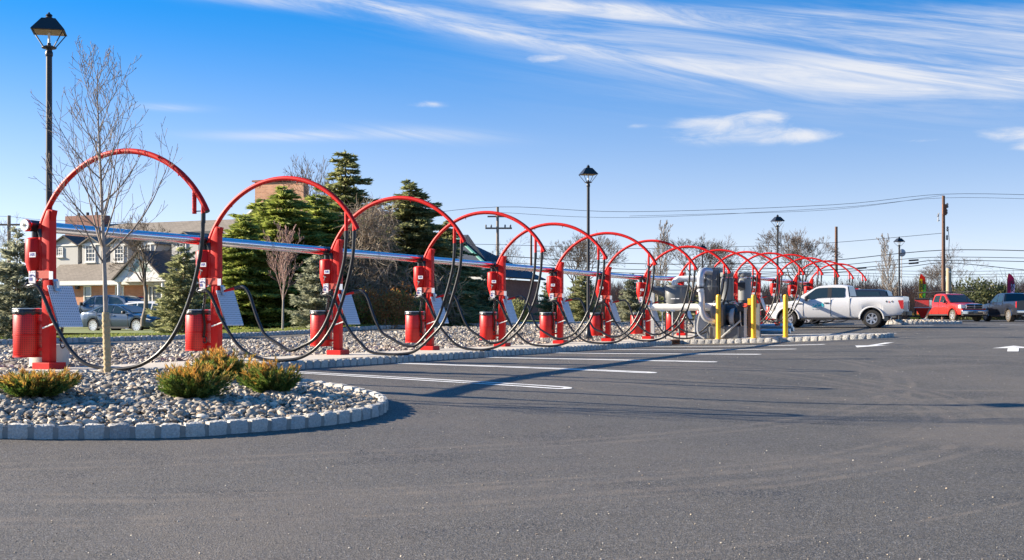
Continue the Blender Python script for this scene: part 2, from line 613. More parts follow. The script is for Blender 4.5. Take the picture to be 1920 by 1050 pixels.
M['brick'] = brick_mat('orange_brick', (0.62, 0.26, 0.13), (0.50, 0.19, 0.10), (0.45, 0.33, 0.25))
M['brick2'] = brick_mat('tan_brick', (0.60, 0.29, 0.16), (0.40, 0.18, 0.10), (0.5, 0.38, 0.30))
M['brick3'] = brick_mat('dark_red_brick', (0.27, 0.11, 0.08), (0.20, 0.08, 0.06), (0.3, 0.2, 0.17))


def shingle_mat(name, c):
    m = bpy.data.materials.new(name)
    m.use_nodes = True
    q = G(m.node_tree)
    b = m.node_tree.nodes['Principled BSDF']
    tcd = q.n('ShaderNodeTexCoord')
    s = q.n('ShaderNodeSeparateXYZ', {0: tcd.outputs['Object']})
    v = q.n('ShaderNodeCombineXYZ', {0: s.outputs[0], 1: q.m('ADD', s.outputs[1], s.outputs[2]), 2: 0.0})
    br = q.n('ShaderNodeTexBrick', {'Vector': v.outputs[0], 'Color1': (*[x * 1.2 for x in c], 1), 'Color2': (*[x * .8 for x in c], 1),
                                    'Mortar': (*[x * .45 for x in c], 1), 'Scale': 1.0, 'Mortar Size': 0.012, 'Brick Width': 0.3, 'Row Height': 0.2})
    nz = q.noise(tcd.outputs['Object'], 3.0, 6, 0.7)
    q.set(b.inputs['Base Color'], q.mix(q.m('MULTIPLY', nz, 0.5), br.outputs[0], tuple(x * 1.3 for x in c)))
    b.inputs['Roughness'].default_value = 0.9
    return m


M['shingle'] = shingle_mat('asphalt_shingles', (0.19, 0.165, 0.14))
M['shingle_d'] = shingle_mat('dark_asphalt_shingles', (0.10, 0.085, 0.078))


def foliage_mat(name, stops, tipstops=None, zlo=0, zhi=1):
    m = bpy.data.materials.new(name)
    m.use_nodes = True
    t = m.node_tree
    q = G(t)
    b = t.nodes['Principled BSDF']
    geo = q.n('ShaderNodeNewGeometry')
    c = q.ramp(geo.outputs['Random Per Island'], stops)
    if tipstops:
        at = q.n('ShaderNodeAttribute', attribute_name='tip').outputs['Fac']
        f = q.sstep(q.m('ADD', at, q.m('MULTIPLY', q.m('SUBTRACT', q.noise(geo.outputs['Position'], 7, 3, 0.6), 0.5), 1.5)), 0.74, 1.10)
        c = q.mix(f, c, q.ramp(geo.outputs['Random Per Island'], tipstops))
    q.set(b.inputs['Base Color'], c)
    b.inputs['Roughness'].default_value = 0.65
    tr = q.n('ShaderNodeBsdfTranslucent', {'Color': c})
    mx = q.n('ShaderNodeMixShader', {0: 0.48, 1: b.outputs[0], 2: tr.outputs[0]})
    t.links.new(mx.outputs[0], t.nodes['Material Output'].inputs[0])
    return m


M['juniper'] = foliage_mat('juniper_sprays', [(0, (0.045, 0.10, 0.02)), (0.5, (0.10, 0.17, 0.03)), (1, (0.17, 0.21, 0.045))],
                           [(0, (0.55, 0.25, 0.04)), (0.5, (0.62, 0.33, 0.09)), (1, (0.40, 0.26, 0.04))])
M['spruce'] = foliage_mat('grey_green_spruce', [(0, (0.14, 0.16, 0.08)), (0.5, (0.28, 0.30, 0.15)), (1, (0.46, 0.45, 0.24))])
M['spruce_blue'] = foliage_mat('blue_spruce', [(0, (0.15, 0.17, 0.125)), (0.5, (0.29, 0.31, 0.22)), (1, (0.46, 0.46, 0.32))])
M['fir'] = foliage_mat('green_fir', [(0, (0.12, 0.17, 0.035)), (0.5, (0.28, 0.33, 0.07)), (1, (0.45, 0.47, 0.13))])
M['fir_dark'] = foliage_mat('dark_fir', [(0, (0.11, 0.135, 0.05)), (0.5, (0.25, 0.27, 0.11)), (1, (0.42, 0.41, 0.20))])
M['broad'] = foliage_mat('olive_evergreen', [(0, (0.05, 0.07, 0.03)), (0.5, (0.10, 0.12, 0.05)), (1, (0.17, 0.16, 0.07))])
M['autumn'] = foliage_mat('rusty_leaves', [(0, (0.30, 0.10, 0.03)), (0.5, (0.42, 0.19, 0.06)), (1, (0.40, 0.28, 0.10))])
M['vine'] = foliage_mat('dry_vine_twigs', [(0, (0.22, 0.17, 0.12)), (0.5, (0.38, 0.31, 0.23)), (1, (0.52, 0.45, 0.36))])
M['grass'] = foliage_mat('winter_grass', [(0, (0.12, 0.17, 0.03)), (0.5, (0.20, 0.25, 0.05)), (1, (0.30, 0.29, 0.09))])


def paint_mat(name):
    m = bpy.data.materials.new(name)
    m.use_nodes = True
    q = G(m.node_tree)
    b = m.node_tree.nodes['Principled BSDF']
    pos = q.n('ShaderNodeNewGeometry').outputs['Position']
    a = q.noise(pos, 60.0, 4, 0.7)
    c = q.noise(pos, 2.2, 4, 0.6)
    wear = q.sstep(q.m('ADD', a, q.m('MULTIPLY', c, 0.7)), 0.90, 1.02)
    tone = q.mix(q.noise(pos, 5.0, 4, 0.6), (0.66, 0.65, 0.63), (0.82, 0.82, 0.81))
    q.set(b.inputs['Base Color'], q.mix(q.m('MULTIPLY', wear, 0.8), tone, (0.10, 0.095, 0.09)))
    b.inputs['Roughness'].default_value = 0.65
    return m


M['paint_line'] = paint_mat('road_paint')
M['paint_arrow'] = paint_mat('arrow_paint')


def cloth_mat(name, c):
    m = bpy.data.materials.new(name)
    m.use_nodes = True
    q = G(m.node_tree)
    b = m.node_tree.nodes['Principled BSDF']
    b.inputs['Base Color'].default_value = (*c, 1)
    b.inputs['Roughness'].default_value = 0.8
    tr = q.n('ShaderNodeBsdfTranslucent', {'Color': (*c, 1)})
    mx = q.n('ShaderNodeMixShader', {0: 0.5, 1: b.outputs[0], 2: tr.outputs[0]})
    m.node_tree.links.new(mx.outputs[0], m.node_tree.nodes['Material Output'].inputs[0])
    return m


for k_, n_, c_ in (('flag_y', 'yellow_flag_cloth', (.85, .66, .03)), ('flag_g', 'green_flag_cloth', (.28, .62, .14)), ('flag_r', 'red_flag_cloth', (.80, .09, .03)),
                   ('flag_p', 'magenta_flag_cloth', (.45, .04, .14)), ('flag_w', 'lilac_flag_cloth', (.66, .58, .78))):
    M[k_] = cloth_mat(n_, c_)
M['lawn'] = mat('lawn_ground', (0.15, 0.18, 0.05), 0.95, var=0.2, vscale=4)
M['field'] = mat('winter_field', (0.24, 0.20, 0.13), 0.95, var=0.2, vscale=0.3)

# asphalt: fine aggregate, dusty tyre arcs, darker patches
m = bpy.data.materials.new('asphalt')
m.use_nodes = True
q = G(m.node_tree)
b = m.node_tree.nodes['Principled BSDF']
geo = q.n('ShaderNodeNewGeometry')
pos = geo.outputs['Position']
sp = q.n('ShaderNodeSeparateXYZ', {0: pos})
big = q.noise(pos, 0.35, 5, 0.6)
mid = q.noise(pos, 3.0, 5, 0.65)
vor = q.n('ShaderNodeTexVoronoi', {'Vector': pos, 'Scale': 85.0})
fine = q.noise(pos, 45.0, 4, 0.75)
base = q.ramp(big, [(0.3, (0.081, 0.073, 0.059)), (0.7, (0.107, 0.096, 0.077))])
# base colour is paler and warmer to the left, darker to the right
lane = q.sstep(sp.outputs[0], -4.0, 7.0)
base = q.mix(q.m('MULTIPLY', q.m('SUBTRACT', 1.0, lane), 0.55), base, (0.148, 0.131, 0.112))
sepv = q.n('ShaderNodeSeparateColor', {0: vor.outputs['Color']})
ag = q.m('MULTIPLY', q.sstep(sepv.outputs[0], 0.70, 0.90), 0.75)
base = q.mix(ag, base, (0.22, 0.21, 0.20))
ravel = q.sstep(q.noise(pos, 0.55, 4, 0.6), 0.50, 0.66)
dkk = q.m('MULTIPLY', q.sstep(sepv.outputs[1], 0.45, 0.75), q.m('ADD', 0.62, q.m('MULTIPLY', ravel, 0.38)))
base = q.mix(dkk, base, (0.026, 0.026, 0.027))
spark = q.n('ShaderNodeTexVoronoi', {'Vector': pos, 'Scale': 9.0})
ssp = q.n('ShaderNodeSeparateColor', {0: spark.outputs['Color']})
sk = q.m('MULTIPLY', q.m('LESS_THAN', spark.outputs['Distance'], 0.055), q.m('GREATER_THAN', q.m('MULTIPLY', ssp.outputs[0], q.m('ADD', big, 0.5)), 0.90))
base = q.mix(sk, base, (0.42, 0.40, 0.37))
wob = q.m('MULTIPLY', q.m('SUBTRACT', q.noise(pos, 0.3, 2, 0.5), 0.5), 0.35)


def ring(cx, cy, r, w):
    d = q.m('SQRT', q.m('ADD', q.m('POWER', q.m('SUBTRACT', sp.outputs[0], cx), 2.0), q.m('POWER', q.m('SUBTRACT', sp.outputs[1], cy), 2.0)))
    d = q.m('ABSOLUTE', q.m('SUBTRACT', q.m('ADD', d, wob), r))
    return q.m('SUBTRACT', 1.0, q.sstep(d, w * 0.25, w))


arcs = ring(-3.77, 19.18, 10.45, 0.10)
for a in [(-3.77, 19.18, 10.15, .16), (-3.2, 19.0, 9.15, .16), (-3.2, 19.0, 8.85, .08), (-7.25, 25.78, 14.6, .10), (-7.25, 25.78, 14.25, .12),
          (6, 24, 5.2, 0.2), (6, 24, 6.6, 0.2), (10, 34, 14, .2), (10, 34, 15.6, .2), (-6, 21, 15.0, .05)]:
    arcs = q.m('MAXIMUM', arcs, ring(*a))
dust = q.m('MULTIPLY', arcs, q.m('MULTIPLY', q.sstep(mid, 0.28, 0.70), 0.52))
sheet = q.m('MULTIPLY', q.sstep(q.noise(pos, 0.22, 4, 0.6, 0.8), 0.45, 0.68), 0.28)
base = q.mix(q.m('MAXIMUM', dust, sheet), base, (0.190, 0.160, 0.130))
q.set(b.inputs['Base Color'], base)
q.set(b.inputs['Roughness'], q.m('ADD', q.m('MULTIPLY', mid, 0.25), 0.55))
b.inputs['Specular IOR Level'].default_value = 0.35
bp = q.n('ShaderNodeBump', {'Strength': 0.7, 'Distance': 0.006, 'Height': q.m('ADD', vor.outputs['Distance'], fine)})
m.node_tree.links.new(bp.outputs[0], b.inputs['Normal'])
M['asphalt'] = m


def perf_mat(name, color, hole, scale, r, rough=0.4, metal=0.0, coords='Object', axes=(0, 2)):
    """sheet metal with a regular pattern of small punched holes"""
    m = bpy.data.materials.new(name)
    m.use_nodes = True
    q = G(m.node_tree)
    b = m.node_tree.nodes['Principled BSDF']
    tcd = q.n('ShaderNodeTexCoord')
    s = q.n('ShaderNodeSeparateXYZ', {0: tcd.outputs['Object']})
    if coords == 'CYL':
        a = q.m('MULTIPLY', q.m('ARCTAN2', s.outputs[1], s.outputs[0]), 0.225 * scale)
    else:
        a = q.m('MULTIPLY', s.outputs[axes[0]], scale)
    c = q.m('MULTIPLY', s.outputs[axes[1]], scale)
    fa = q.m('SUBTRACT', q.m('FRACT', a), 0.5)
    fc = q.m('SUBTRACT', q.m('FRACT', c), 0.5)
    d = q.m('SQRT', q.m('ADD', q.m('MULTIPLY', fa, fa), q.m('MULTIPLY', fc, fc)))
    f = q.m('SUBTRACT', 1.0, q.sstep(d, r - 0.06, r + 0.06))
    q.set(b.inputs['Base Color'], q.mix(f, (*color, 1), (*hole, 1)))
    b.inputs['Roughness'].default_value = rough
    b.inputs['Metallic'].default_value = metal
    return m


M['board'] = perf_mat('perforated_aluminium', (0.62, 0.65, 0.69), (0.20, 0.22, 0.26), 26.0, 0.25, 0.45, 0.25, axes=(1, 2))
mm = perf_mat('punched_red_sheet', (0.60, 0.012, 0.008), (0.20, 0.004, 0.004), 32.0, 0.26, 0.4, 0.0, coords='CYL')
M['perf_red'] = mm
# ================================================================== the lot and the ground
def grid_mesh(name, m_, xs, ys, zf, parent=None, mask=None):
    """sheet over a plan grid; zf takes an (n,2) array"""
    xy = np.array([(x, y) for y in ys for x in xs])
    z = np.concatenate([zf(xy[i:i + 4000]) for i in range(0, len(xy), 4000)])
    nx, ny = len(xs), len(ys)
    b = MB()
    b.v = [(xy[i, 0], xy[i, 1], z[i]) for i in range(len(xy))]
    for j in range(ny - 1):
        for i in range(nx - 1):
            k = j * nx + i
            if mask is None or mask((xs[i] + xs[i + 1]) / 2, (ys[j] + ys[j + 1]) / 2):
                b.f.append((k, k + 1, k + 1 + nx, k + nx))
                b.mi.append(0)
    return b.build(name, m_, parent, smooth=180)


def uv_sheet(name, m_, us, vs, zf, parent=None, inside=None):
    b = MB()
    nv = len(vs)
    for u in us:
        for v in vs:
            x, y = P2(u, v)
            b.v.append((x, y, zf(u, v)))
    for i in range(len(us) - 1):
        for j in range(nv - 1):
            if inside is None or inside((us[i] + us[i + 1]) / 2, (vs[j] + vs[j + 1]) / 2):
                k = i * nv + j
                b.f.append((k, k + nv, k + nv + 1, k + 1))
                b.mi.append(0)
    return b.build(name, m_, parent, smooth=180)


lot = struct(grid_mesh('asphalt_lot', M['asphalt'], list(np.arange(-62, 75, 1.0)), list(np.arange(-14, 132, 1.0)), pave_np))
# the land all round, a little below the lot and rolling out to the horizon
xs = [-4000, -1500, -600, -250, -120, -64, -30, 0, 30, 76, 120, 250, 600, 1500, 4000]
ys = [-3000, -1000, -300, -60, -15, 30, 80, 131, 180, 300, 600, 1500, 5000]
struct(grid_mesh('ground', M['field'], xs, ys, lambda a: CAMZ - 1.8 + 0.9 * np.clip((np.maximum(np.abs(a[:, 0]) - 80, a[:, 1] - 135)) / 60, 0, 1)))


def stall_line(u, v0, v1, w=0.10, m_=None):
    b = MB()
    n = 14
    for i in range(n + 1):
        v = v0 + (v1 - v0) * i / n
        for s in (-1, 1):
            x, y = P2(u + s * w / 2, v)
            b.v.append((x, y, 0))
    z = None
    # ride on the lot sheet: follow its 1 m facets plus 6 mm
    b.v = [(p[0], p[1], lot_z(p[0], p[1]) + 0.006) for p in b.v]
    return b.build('stall_line', M['paint_line'], lot)


_lz = {}


def lot_z(x, y):
    """height of the lot sheet itself (bilinear over its grid, upper of the two facets)"""
    i, j = math.floor(x), math.floor(y)
    for a in (i, i + 1):
        for c in (j, j + 1):
            if (a, c) not in _lz:
                _lz[(a, c)] = pave(a, c)
    fx, fy = x - i, y - j
    z00, z10, z01, z11 = _lz[(i, j)], _lz[(i + 1, j)], _lz[(i, j + 1)], _lz[(i + 1, j + 1)]
    zb = z00 * (1 - fx) * (1 - fy) + z10 * fx * (1 - fy) + z01 * (1 - fx) * fy + z11 * fx * fy
    return zb + 0.001


# stall lines: (u, start v, end v)
HW = 0.34


def hairpin(ue, v0, ve, hw=HW, lw=0.15):
    """two parallel lines joined by a round end, one painted loop"""
    b = MB()
    P_ = [(-1, v0 + (ve - hw - v0) * k / 14) for k in range(15)]
    pts_ = [(ue - hw, v) for _, v in P_]
    for k in range(1, 10):
        a = math.pi * k / 10
        pts_.append((ue - hw * math.cos(a), ve - hw + hw * math.sin(a)))
    pts_ += [(ue + hw, v) for _, v in reversed(P_)]
    n = len(pts_)
    for i, (u, v) in enumerate(pts_):
        p0, p1 = pts_[max(i - 1, 0)], pts_[min(i + 1, n - 1)]
        d = Vector((p1[0] - p0[0], p1[1] - p0[1])).normalized()
        for s_ in (-1, 1):
            x, y = P2(u - d.y * s_ * lw / 2, v + d.x * s_ * lw / 2)
            b.v.append((x, y, lot_z(x, y) + 0.006))
        if i:
            k = 2 * i
            b.f.append((k - 2, k, k + 1, k - 1))
            b.mi.append(0)
    return b.build('stall_line', M['paint_line'], lot)


for xe in (1064, 1222.5, 1337, 1421, 1488, 1542):
    ue = u_on(xe, 6.9)
    hairpin(ue, 1.6, 6.9, .14 if xe < 1100 else .12, .13 if xe < 1100 else .18)
for u, v0, v1 in [(46.9, 1.6, 7.2), (50.7, 1.6, 7.2), (58.7, 1.6, 7.2), (62.7, 1.6, 7.2)]:
    hairpin(u, v0, v1, .13, .2)
u0 = (Vector((px(1868, 62), 62))).dot(DV)
v0 = (Vector((px(1868, 62), 62))).dot(PV) + DROW
hairpin(u0, v0 + 5.5, v0 + .3, .13, .2)


def arrow(x, y, ang, s=1.0):
    b = MB()
    sh = [(-1.3, -.11), (.1, -.11), (.1, -.42), (1.25, 0), (.1, .42), (.1, .11), (-1.3, .11)]
    ca, sa = math.cos(ang), math.sin(ang)
    vs = []
    for a, c in sh:
        X, Y = x + s * (a * ca - c * sa), y + s * (a * sa + c * ca)
        vs.append((X, Y, lot_z(X, Y) + 0.007))
    b.add(vs, [(0, 1, 5, 6), (2, 3, 4)])
    o = b.build('painted_arrow', M['paint_arrow'], lot)
    return o


_Z = 35.5
arrow(px(1638, _Z), _Z, math.atan2(-DV.y, -DV.x) - 0.15, 1.15)
_Z = 31.5
arrow(px(1900, _Z), _Z, math.atan2(DV.y, DV.x) + 0.05, 1.15)

# ------------------------------------------------------------------ granite curbs of separate stones
stone_meshes = []
for k in range(6):
    b = MB()
    rr = random.Random(k)
    L_, W_, H_ = 0.224 + rr.uniform(-.012, .010), 0.118, 0.22
    nx, nz = 4, 4
    idx = {}

    def vtx(i, j, l):
        key = (i, j, l)
        if key not in idx:
            x, y, z = -L_ / 2 + L_ * i / nx, -W_ / 2 + W_ * j / 2, -0.07 + H_ * l / nz
            e = (i in (0, nx)) + (j in (0, 2)) + (l == nz)
            if e >= 2:
                x *= 0.90
                y *= 0.82
                z -= 0.012 if l == nz else 0
            idx[key] = len(b.v)
            j2 = 0.0085
            b.v.append((x + rr.uniform(-j2, j2), y + rr.uniform(-j2, j2), z + rr.uniform(-j2, j2)))
        return idx[key]
    for i in range(nx):
        for l in range(nz):
            b.f.append((vtx(i, 0, l), vtx(i + 1, 0, l), vtx(i + 1, 0, l + 1), vtx(i, 0, l + 1)))
            b.f.append((vtx(i + 1, 2, l), vtx(i, 2, l), vtx(i, 2, l + 1), vtx(i + 1, 2, l + 1)))
    for j in range(2):
        for l in range(nz):
            b.f.append((vtx(0, j + 1, l), vtx(0, j, l), vtx(0, j, l + 1), vtx(0, j + 1, l + 1)))
            b.f.append((vtx(nx, j, l), vtx(nx, j + 1, l), vtx(nx, j + 1, l + 1), vtx(nx, j, l + 1)))
        for i in range(nx):
            b.f.append((vtx(i, j, nz), vtx(i + 1, j, nz), vtx(i + 1, j + 1, nz), vtx(i, j + 1, nz)))
    b.mi = [0] * len(b.f)
    stone_meshes.append(b.mesh('curb_stone', M['granite'], smooth=30))


def resample(path, step):
    out, acc = [], 0.0
    path = [Vector(p) for p in path]
    out.append((path[0], (path[1] - path[0]).normalized()))
    for a, c in zip(path, path[1:]):
        d = c - a
        L_ = d.length
        t = step - acc
        while t <= L_:
            out.append((a + d * (t / L_), d.normalized()))
            t += step
        acc = L_ - (t - step)
    return out


def smooth_path(P, n=8):
    P = [Vector(p) for p in P]
    out = []
    for i in range(len(P) - 1):
        a, b_, c, d = P[max(i - 1, 0)], P[i], P[i + 1], P[min(i + 2, len(P) - 1)]
        for k in range(n):
            t = k / n
            out.append(0.5 * ((2 * b_) + (c - a) * t + (2 * a - 5 * b_ + 4 * c - d) * t * t + (3 * b_ - a - 3 * c + d) * t ** 3))
    out.append(P[-1])
    return out


def curb(name, path, zf, limit=300, step=0.252, base_name=None):
    """mortar strip (the curb) carrying its stones; zf gives the pavement height"""
    b = MB()
    pts_ = resample(path, 0.12)
    for i, (p, d) in enumerate(pts_):
        nrm_ = Vector((d.y, -d.x))
        z = zf(p.x, p.y)
        for s, h in ((0.044, -0.06), (0.041, 0.112), (-0.041, 0.116), (-0.044, -0.06)):
            q_ = p + nrm_ * s
            b.v.append((q_.x, q_.y, z + h))
        if i:
            k = 4 * i
            for a in range(3):
                b.f.append((k - 4 + a, k + a, k + a + 1, k - 3 + a))
                b.mi.append(0)
    c = struct(b.build(name, M['mortar'], smooth=40))
    c['label'] = 'mortared granite edging'
    rr = random.Random(hash(len(path)) % 1000 + 3)
    for i, (p, d) in enumerate(resample(path, step)):
        if i >= limit:
            break
        o = link('curb_stone', stone_meshes[rr.randrange(6)], c, (p.x, p.y, zf(p.x, p.y) - 0.005 + rr.uniform(-.006, .006)))
        o.rotation_euler = (rr.uniform(-.03, .03), rr.uniform(-.03, .03), math.atan2(d.y, d.x) + rr.uniform(-.03, .03) + (math.pi if rr.random() < .5 else 0))
    return c


ISL = [(-9.6, 13.55), (-7.5, 13.25), (-5.5, 13.2), (-4.5, 13.28), (-3.6, 13.52), (-2.98, 13.95), (-2.3, 14.65), (-1.86, 15.4), (-1.66, 16.2),
       (-1.78, 17.1), (-2.3, 17.95), (-3.1, 18.75), (-4.0, 19.6), P2(16.9, 1.5)]
isl_path = smooth_path(ISL)
curb('front_island_curb', isl_path, lot_z)
row_path = [P2(u, 1.35) for u in np.arange(16.9, 41.2, 0.5)]
curb('row_curb', row_path, lot_z)
# peninsula that carries the machinery
PU0, PU1, PV1 = 41.9, 44.4, 8.0
pen = [P2(PU0 + 0.15, 1.2), P2(PU0, 1.6), P2(PU0, 4.5), P2(PU0, PV1 - 0.5), P2(PU0 + .25, PV1 - .1), P2(PU0 + 0.9, PV1 + .05), P2(PU1 - .3, PV1 - .1), P2(PU1, PV1 - .5), P2(PU1, 1.9), P2(PU1 + .3, 1.45), P2(PU1 + .8, 1.35)]
curb('peninsula_curb', smooth_path(pen, 5), lot_z)
curb('far_row_curb', [P2(u, 1.35) for u in np.arange(45.4, 76, 0.5)], lot_z, limit=0)
back_path = [P2(u, -13.8) for u in np.arange(12, 75, 0.5)]
curb('back_curb', back_path, lot_z, limit=260)
curb('bed_back_curb', [P2(u, -8.15) for u in np.arange(8, 70, 0.5)], lot_z, limit=0)

# catch-basin throat in the curb line
b = MB()
for u in (41.35,):
    x, y = P2(u, 1.32)
    z = lot_z(x, y)
    Mx = Matrix.Rotation(math.pi / 2 - TH, 4, 'Z')
    b.box((x, y, z + 0.135), (1.0, 0.16, 0.05), 0, Mx)
    b.box((x, y, z + 0.012), (1.0, 0.14, 0.03), 0, Mx)
    for k in range(6):
        X, Y = P2(u - 0.46 + k * 0.184, 1.34)
        b.box((X, Y, z + 0.07), (0.035, 0.12, 0.10), 0, Mx)
    X, Y = P2(u, 1.24)
    b.box((X, Y, z + 0.07), (1.0, 0.02, 0.11), 1, Mx)  # backing plate coloured dark as the shaded hollow behind the bars
tag(b.build('catch_basin', [M['rust'], M['gap_shade']]), 'rusty slotted catch basin throat set in the granite curb line', 'drain')

# ------------------------------------------------------------------ walk, peninsula slab
struct(uv_sheet('concrete_walk', M['concrete'], list(np.arange(13.6, 76.1, 0.8)), [-0.42, -0.1, 0.3, 0.8, 1.30], lambda u, v: slab(u) - 0.004))
b = MB()
cut = [P2(u, 1.29) for u in np.arange(PU0 + 0.05, PU1, 0.3)]


def pen_z(u, v):
    x, y = P2(u, v)
    return max(pave(x, y) + 0.142, 0)


struct(uv_sheet('peninsula_slab', M['concrete'], list(np.linspace(PU0 + .05, PU1 - .05, 8)), list(np.linspace(1.301, PV1 - .12, 14)), lambda u, v: pen_z(u, v)))

# ------------------------------------------------------------------ river-stone beds
isl_poly = [(p.x, p.y) for p in isl_path] + [P2(16.9, 1.3), P2(13.0, 1.3), P2(13.0, -0.4), P2(4, -0.4), (-12, 13.6)]


def in_poly(x, y, poly):
    c = False
    n = len(poly)
    for i in range(n):
        x1, y1 = poly[i]
        x2, y2 = poly[(i + 1) % n]
        if (y1 > y) != (y2 > y) and x < (x2 - x1) * (y - y1) / (y2 - y1) + x1:
            c = not c
    return c


def edge_dist(x, y):
    return min(math.hypot(x - p.x, y - p.y) for p in isl_path)


def front_z(x, y):
    return pave(x, y) + 0.07 + 0.07 * min(1.0, edge_dist(x, y) / 0.8) + 0.02 * math.sin(3 * x + 1) * math.sin(2.3 * y)


fx = np.arange(-10, -1.4, 0.25)
fy = np.arange(13, 22, 0.25)
soil_f = MB()
kk = {}
for i, x in enumerate(fx):
    for j, y in enumerate(fy):
        if in_poly(x, y, isl_poly):
            kk[(i, j)] = len(soil_f.v)
            soil_f.v.append((x, y, front_z(x, y) - 0.035))
for (i, j), k in kk.items():
    if (i + 1, j) in kk and (i, j + 1) in kk and (i + 1, j + 1) in kk:
        soil_f.f.append((k, kk[(i + 1, j)], kk[(i + 1, j + 1)], kk[(i, j + 1)]))
        soil_f.mi.append(0)
front_bed = struct(soil_f.build('front_stone_bed', M['soil'], smooth=180))
back_bed = struct(uv_sheet('back_stone_bed', M['soil'], list(np.arange(6, 76, 1.0)), list(np.arange(-8.2, -0.3, 0.39)), lambda u, v: bed_back(u, v) - 0.02))


def ico(sub=1):
    import bmesh
    bm = bmesh.new()
    bmesh.ops.create_icosphere(bm, subdivisions=sub, radius=1)
    vs = [tuple(v.co) for v in bm.verts]
    fs = [tuple(v.index for v in f.verts) for f in bm.faces]
    bm.free()
    return vs, fs


pebble_coll = bpy.data.collections.new('pebble_shapes')
peb_meshes, peb_small = [], []
for k in range(9):
    rr = random.Random(50 + k)
    for sub, store in ((2, peb_meshes), (1, peb_small)):
        vs, fs = ico(sub)
        sx, sy, sz = rr.uniform(.85, 1.35), rr.uniform(.75, 1.0), rr.uniform(.5, .8)
        off = Vector((k * 7.3, 2, 5))
        out_ = []
        for v in vs:
            v = Vector(v)
            n_ = 1 + 0.42 * mnoise.noise(v * 1.2 + off) + 0.20 * mnoise.noise(v * 2.4 + off)
            out_.append((v.x * sx * n_, v.y * sy * n_, v.z * sz * n_))
        b = MB()
        b.add(out_, fs)
        store.append(b.mesh('pebble', M['pebble'], smooth=34 if sub == 2 else 40))
for me in peb_small:
    o = bpy.data.objects.new('pebble_shape', me)
    pebble_coll.objects.link(o)


def scatter(name, points, parent=None):
    """points: (x, y, z, radius, yaw, tiltx, tilty) -> one object of instanced stones"""
    me = bpy.data.meshes.new(name)
    me.from_pydata([p[:3] for p in points], [], [])
    a = me.attributes.new('rad', 'FLOAT', 'POINT')
    a.data.foreach_set('value', [p[3] for p in points])
    a = me.attributes.new('rot', 'FLOAT_VECTOR', 'POINT')
    a.data.foreach_set('vector', [c for p in points for c in (p[5], p[6], p[4])])
    o = link(name, me, parent)
    gt = bpy.data.node_groups.new(name, 'GeometryNodeTree')
    gt.interface.new_socket('Geometry', in_out='INPUT', socket_type='NodeSocketGeometry')
    gt.interface.new_socket('Geometry', in_out='OUTPUT', socket_type='NodeSocketGeometry')
    N = gt.nodes
    gi, go = N.new('NodeGroupInput'), N.new('NodeGroupOutput')
    iop = N.new('GeometryNodeInstanceOnPoints')
    ci = N.new('GeometryNodeCollectionInfo')
    ci.inputs['Collection'].default_value = pebble_coll
    ci.inputs['Separate Children'].default_value = True
    ci.inputs['Reset Children'].default_value = True
    ar = N.new('GeometryNodeInputNamedAttribute')
    ar.data_type = 'FLOAT'
    ar.inputs['Name'].default_value = 'rad'
    ro = N.new('GeometryNodeInputNamedAttribute')
    ro.data_type = 'FLOAT_VECTOR'
    ro.inputs['Name'].default_value = 'rot'
    iop.inputs['Pick Instance'].default_value = True
    Lk = gt.links.new
    Lk(gi.outputs[0], iop.inputs['Points'])
    Lk(ci.outputs[0], iop.inputs['Instance'])
    Lk(ar.outputs[0], iop.inputs['Scale'])
    Lk(ro.outputs[0], iop.inputs['Rotation'])
    Lk(iop.outputs[0], go.inputs[0])
    md = o.modifiers.new('scatter', 'NODES')
    md.node_group = gt
    return stuff(o)


# front island: the largest stones singly, the rest as one mass
rr = random.Random(11)
spots = []
tries = 0
big = []
while len(big) < 290 and tries < 9000:
    tries += 1
    x, y = rr.uniform(-6.9, -1.7), 13.3 + 5.4 * rr.random() ** 1.4
    if not in_poly(x, y, isl_poly) or edge_dist(x, y) < 0.13 or abs((x) / y) > .415:
        continue
    r_ = rr.uniform(.042, .066)
    if any((x - a) ** 2 + (y - c) ** 2 < (0.85 * (r_ + d)) ** 2 for a, c, d in big):
        continue
    big.append((x, y, r_))
for i, (x, y, r_) in enumerate(big):
    o = link('stone', peb_meshes[i % 9], front_bed, (x, y, front_z(x, y) + r_ * 0.15), (rr.uniform(-.5, .5), rr.uniform(-.5, .5), rr.uniform(0, 6.28)), r_)
pp = []
while len(pp) < 15000:
    x, y = rr.uniform(-10, -1.6), rr.uniform(13.2, 21.6)
    if not in_poly(x, y, isl_poly) or edge_dist(x, y) < 0.085:
        continue
    if x / y < -0.46:
        continue
    r_ = min(0.055, 0.016 + rr.expovariate(1 / 0.012))
    pp.append((x, y, front_z(x, y) + rr.uniform(-.03, .012), r_, rr.uniform(0, 6.28), rr.uniform(-.6, .6), rr.uniform(-.6, .6)))
scatter('river_pebbles', pp, front_bed)
pp = []
for _ in range(60000):
    u, v = 9 + 62 * rr.random() ** 1.35, -0.44 - 7.6 * rr.random() ** 1.0
    x, y = P2(u, v)
    if abs(x / y) > 0.43:
        continue
    if u < 14 and v > -0.3:
        continue
    r_ = min(0.075, 0.026 + rr.expovariate(1 / 0.013))
    pp.append((x, y, bed_back(u, v) + rr.uniform(-.02, .03), r_, rr.uniform(0, 6.28), rr.uniform(-.6, .6), rr.uniform(-.6, .6)))
scatter('river_pebbles', pp, back_bed)

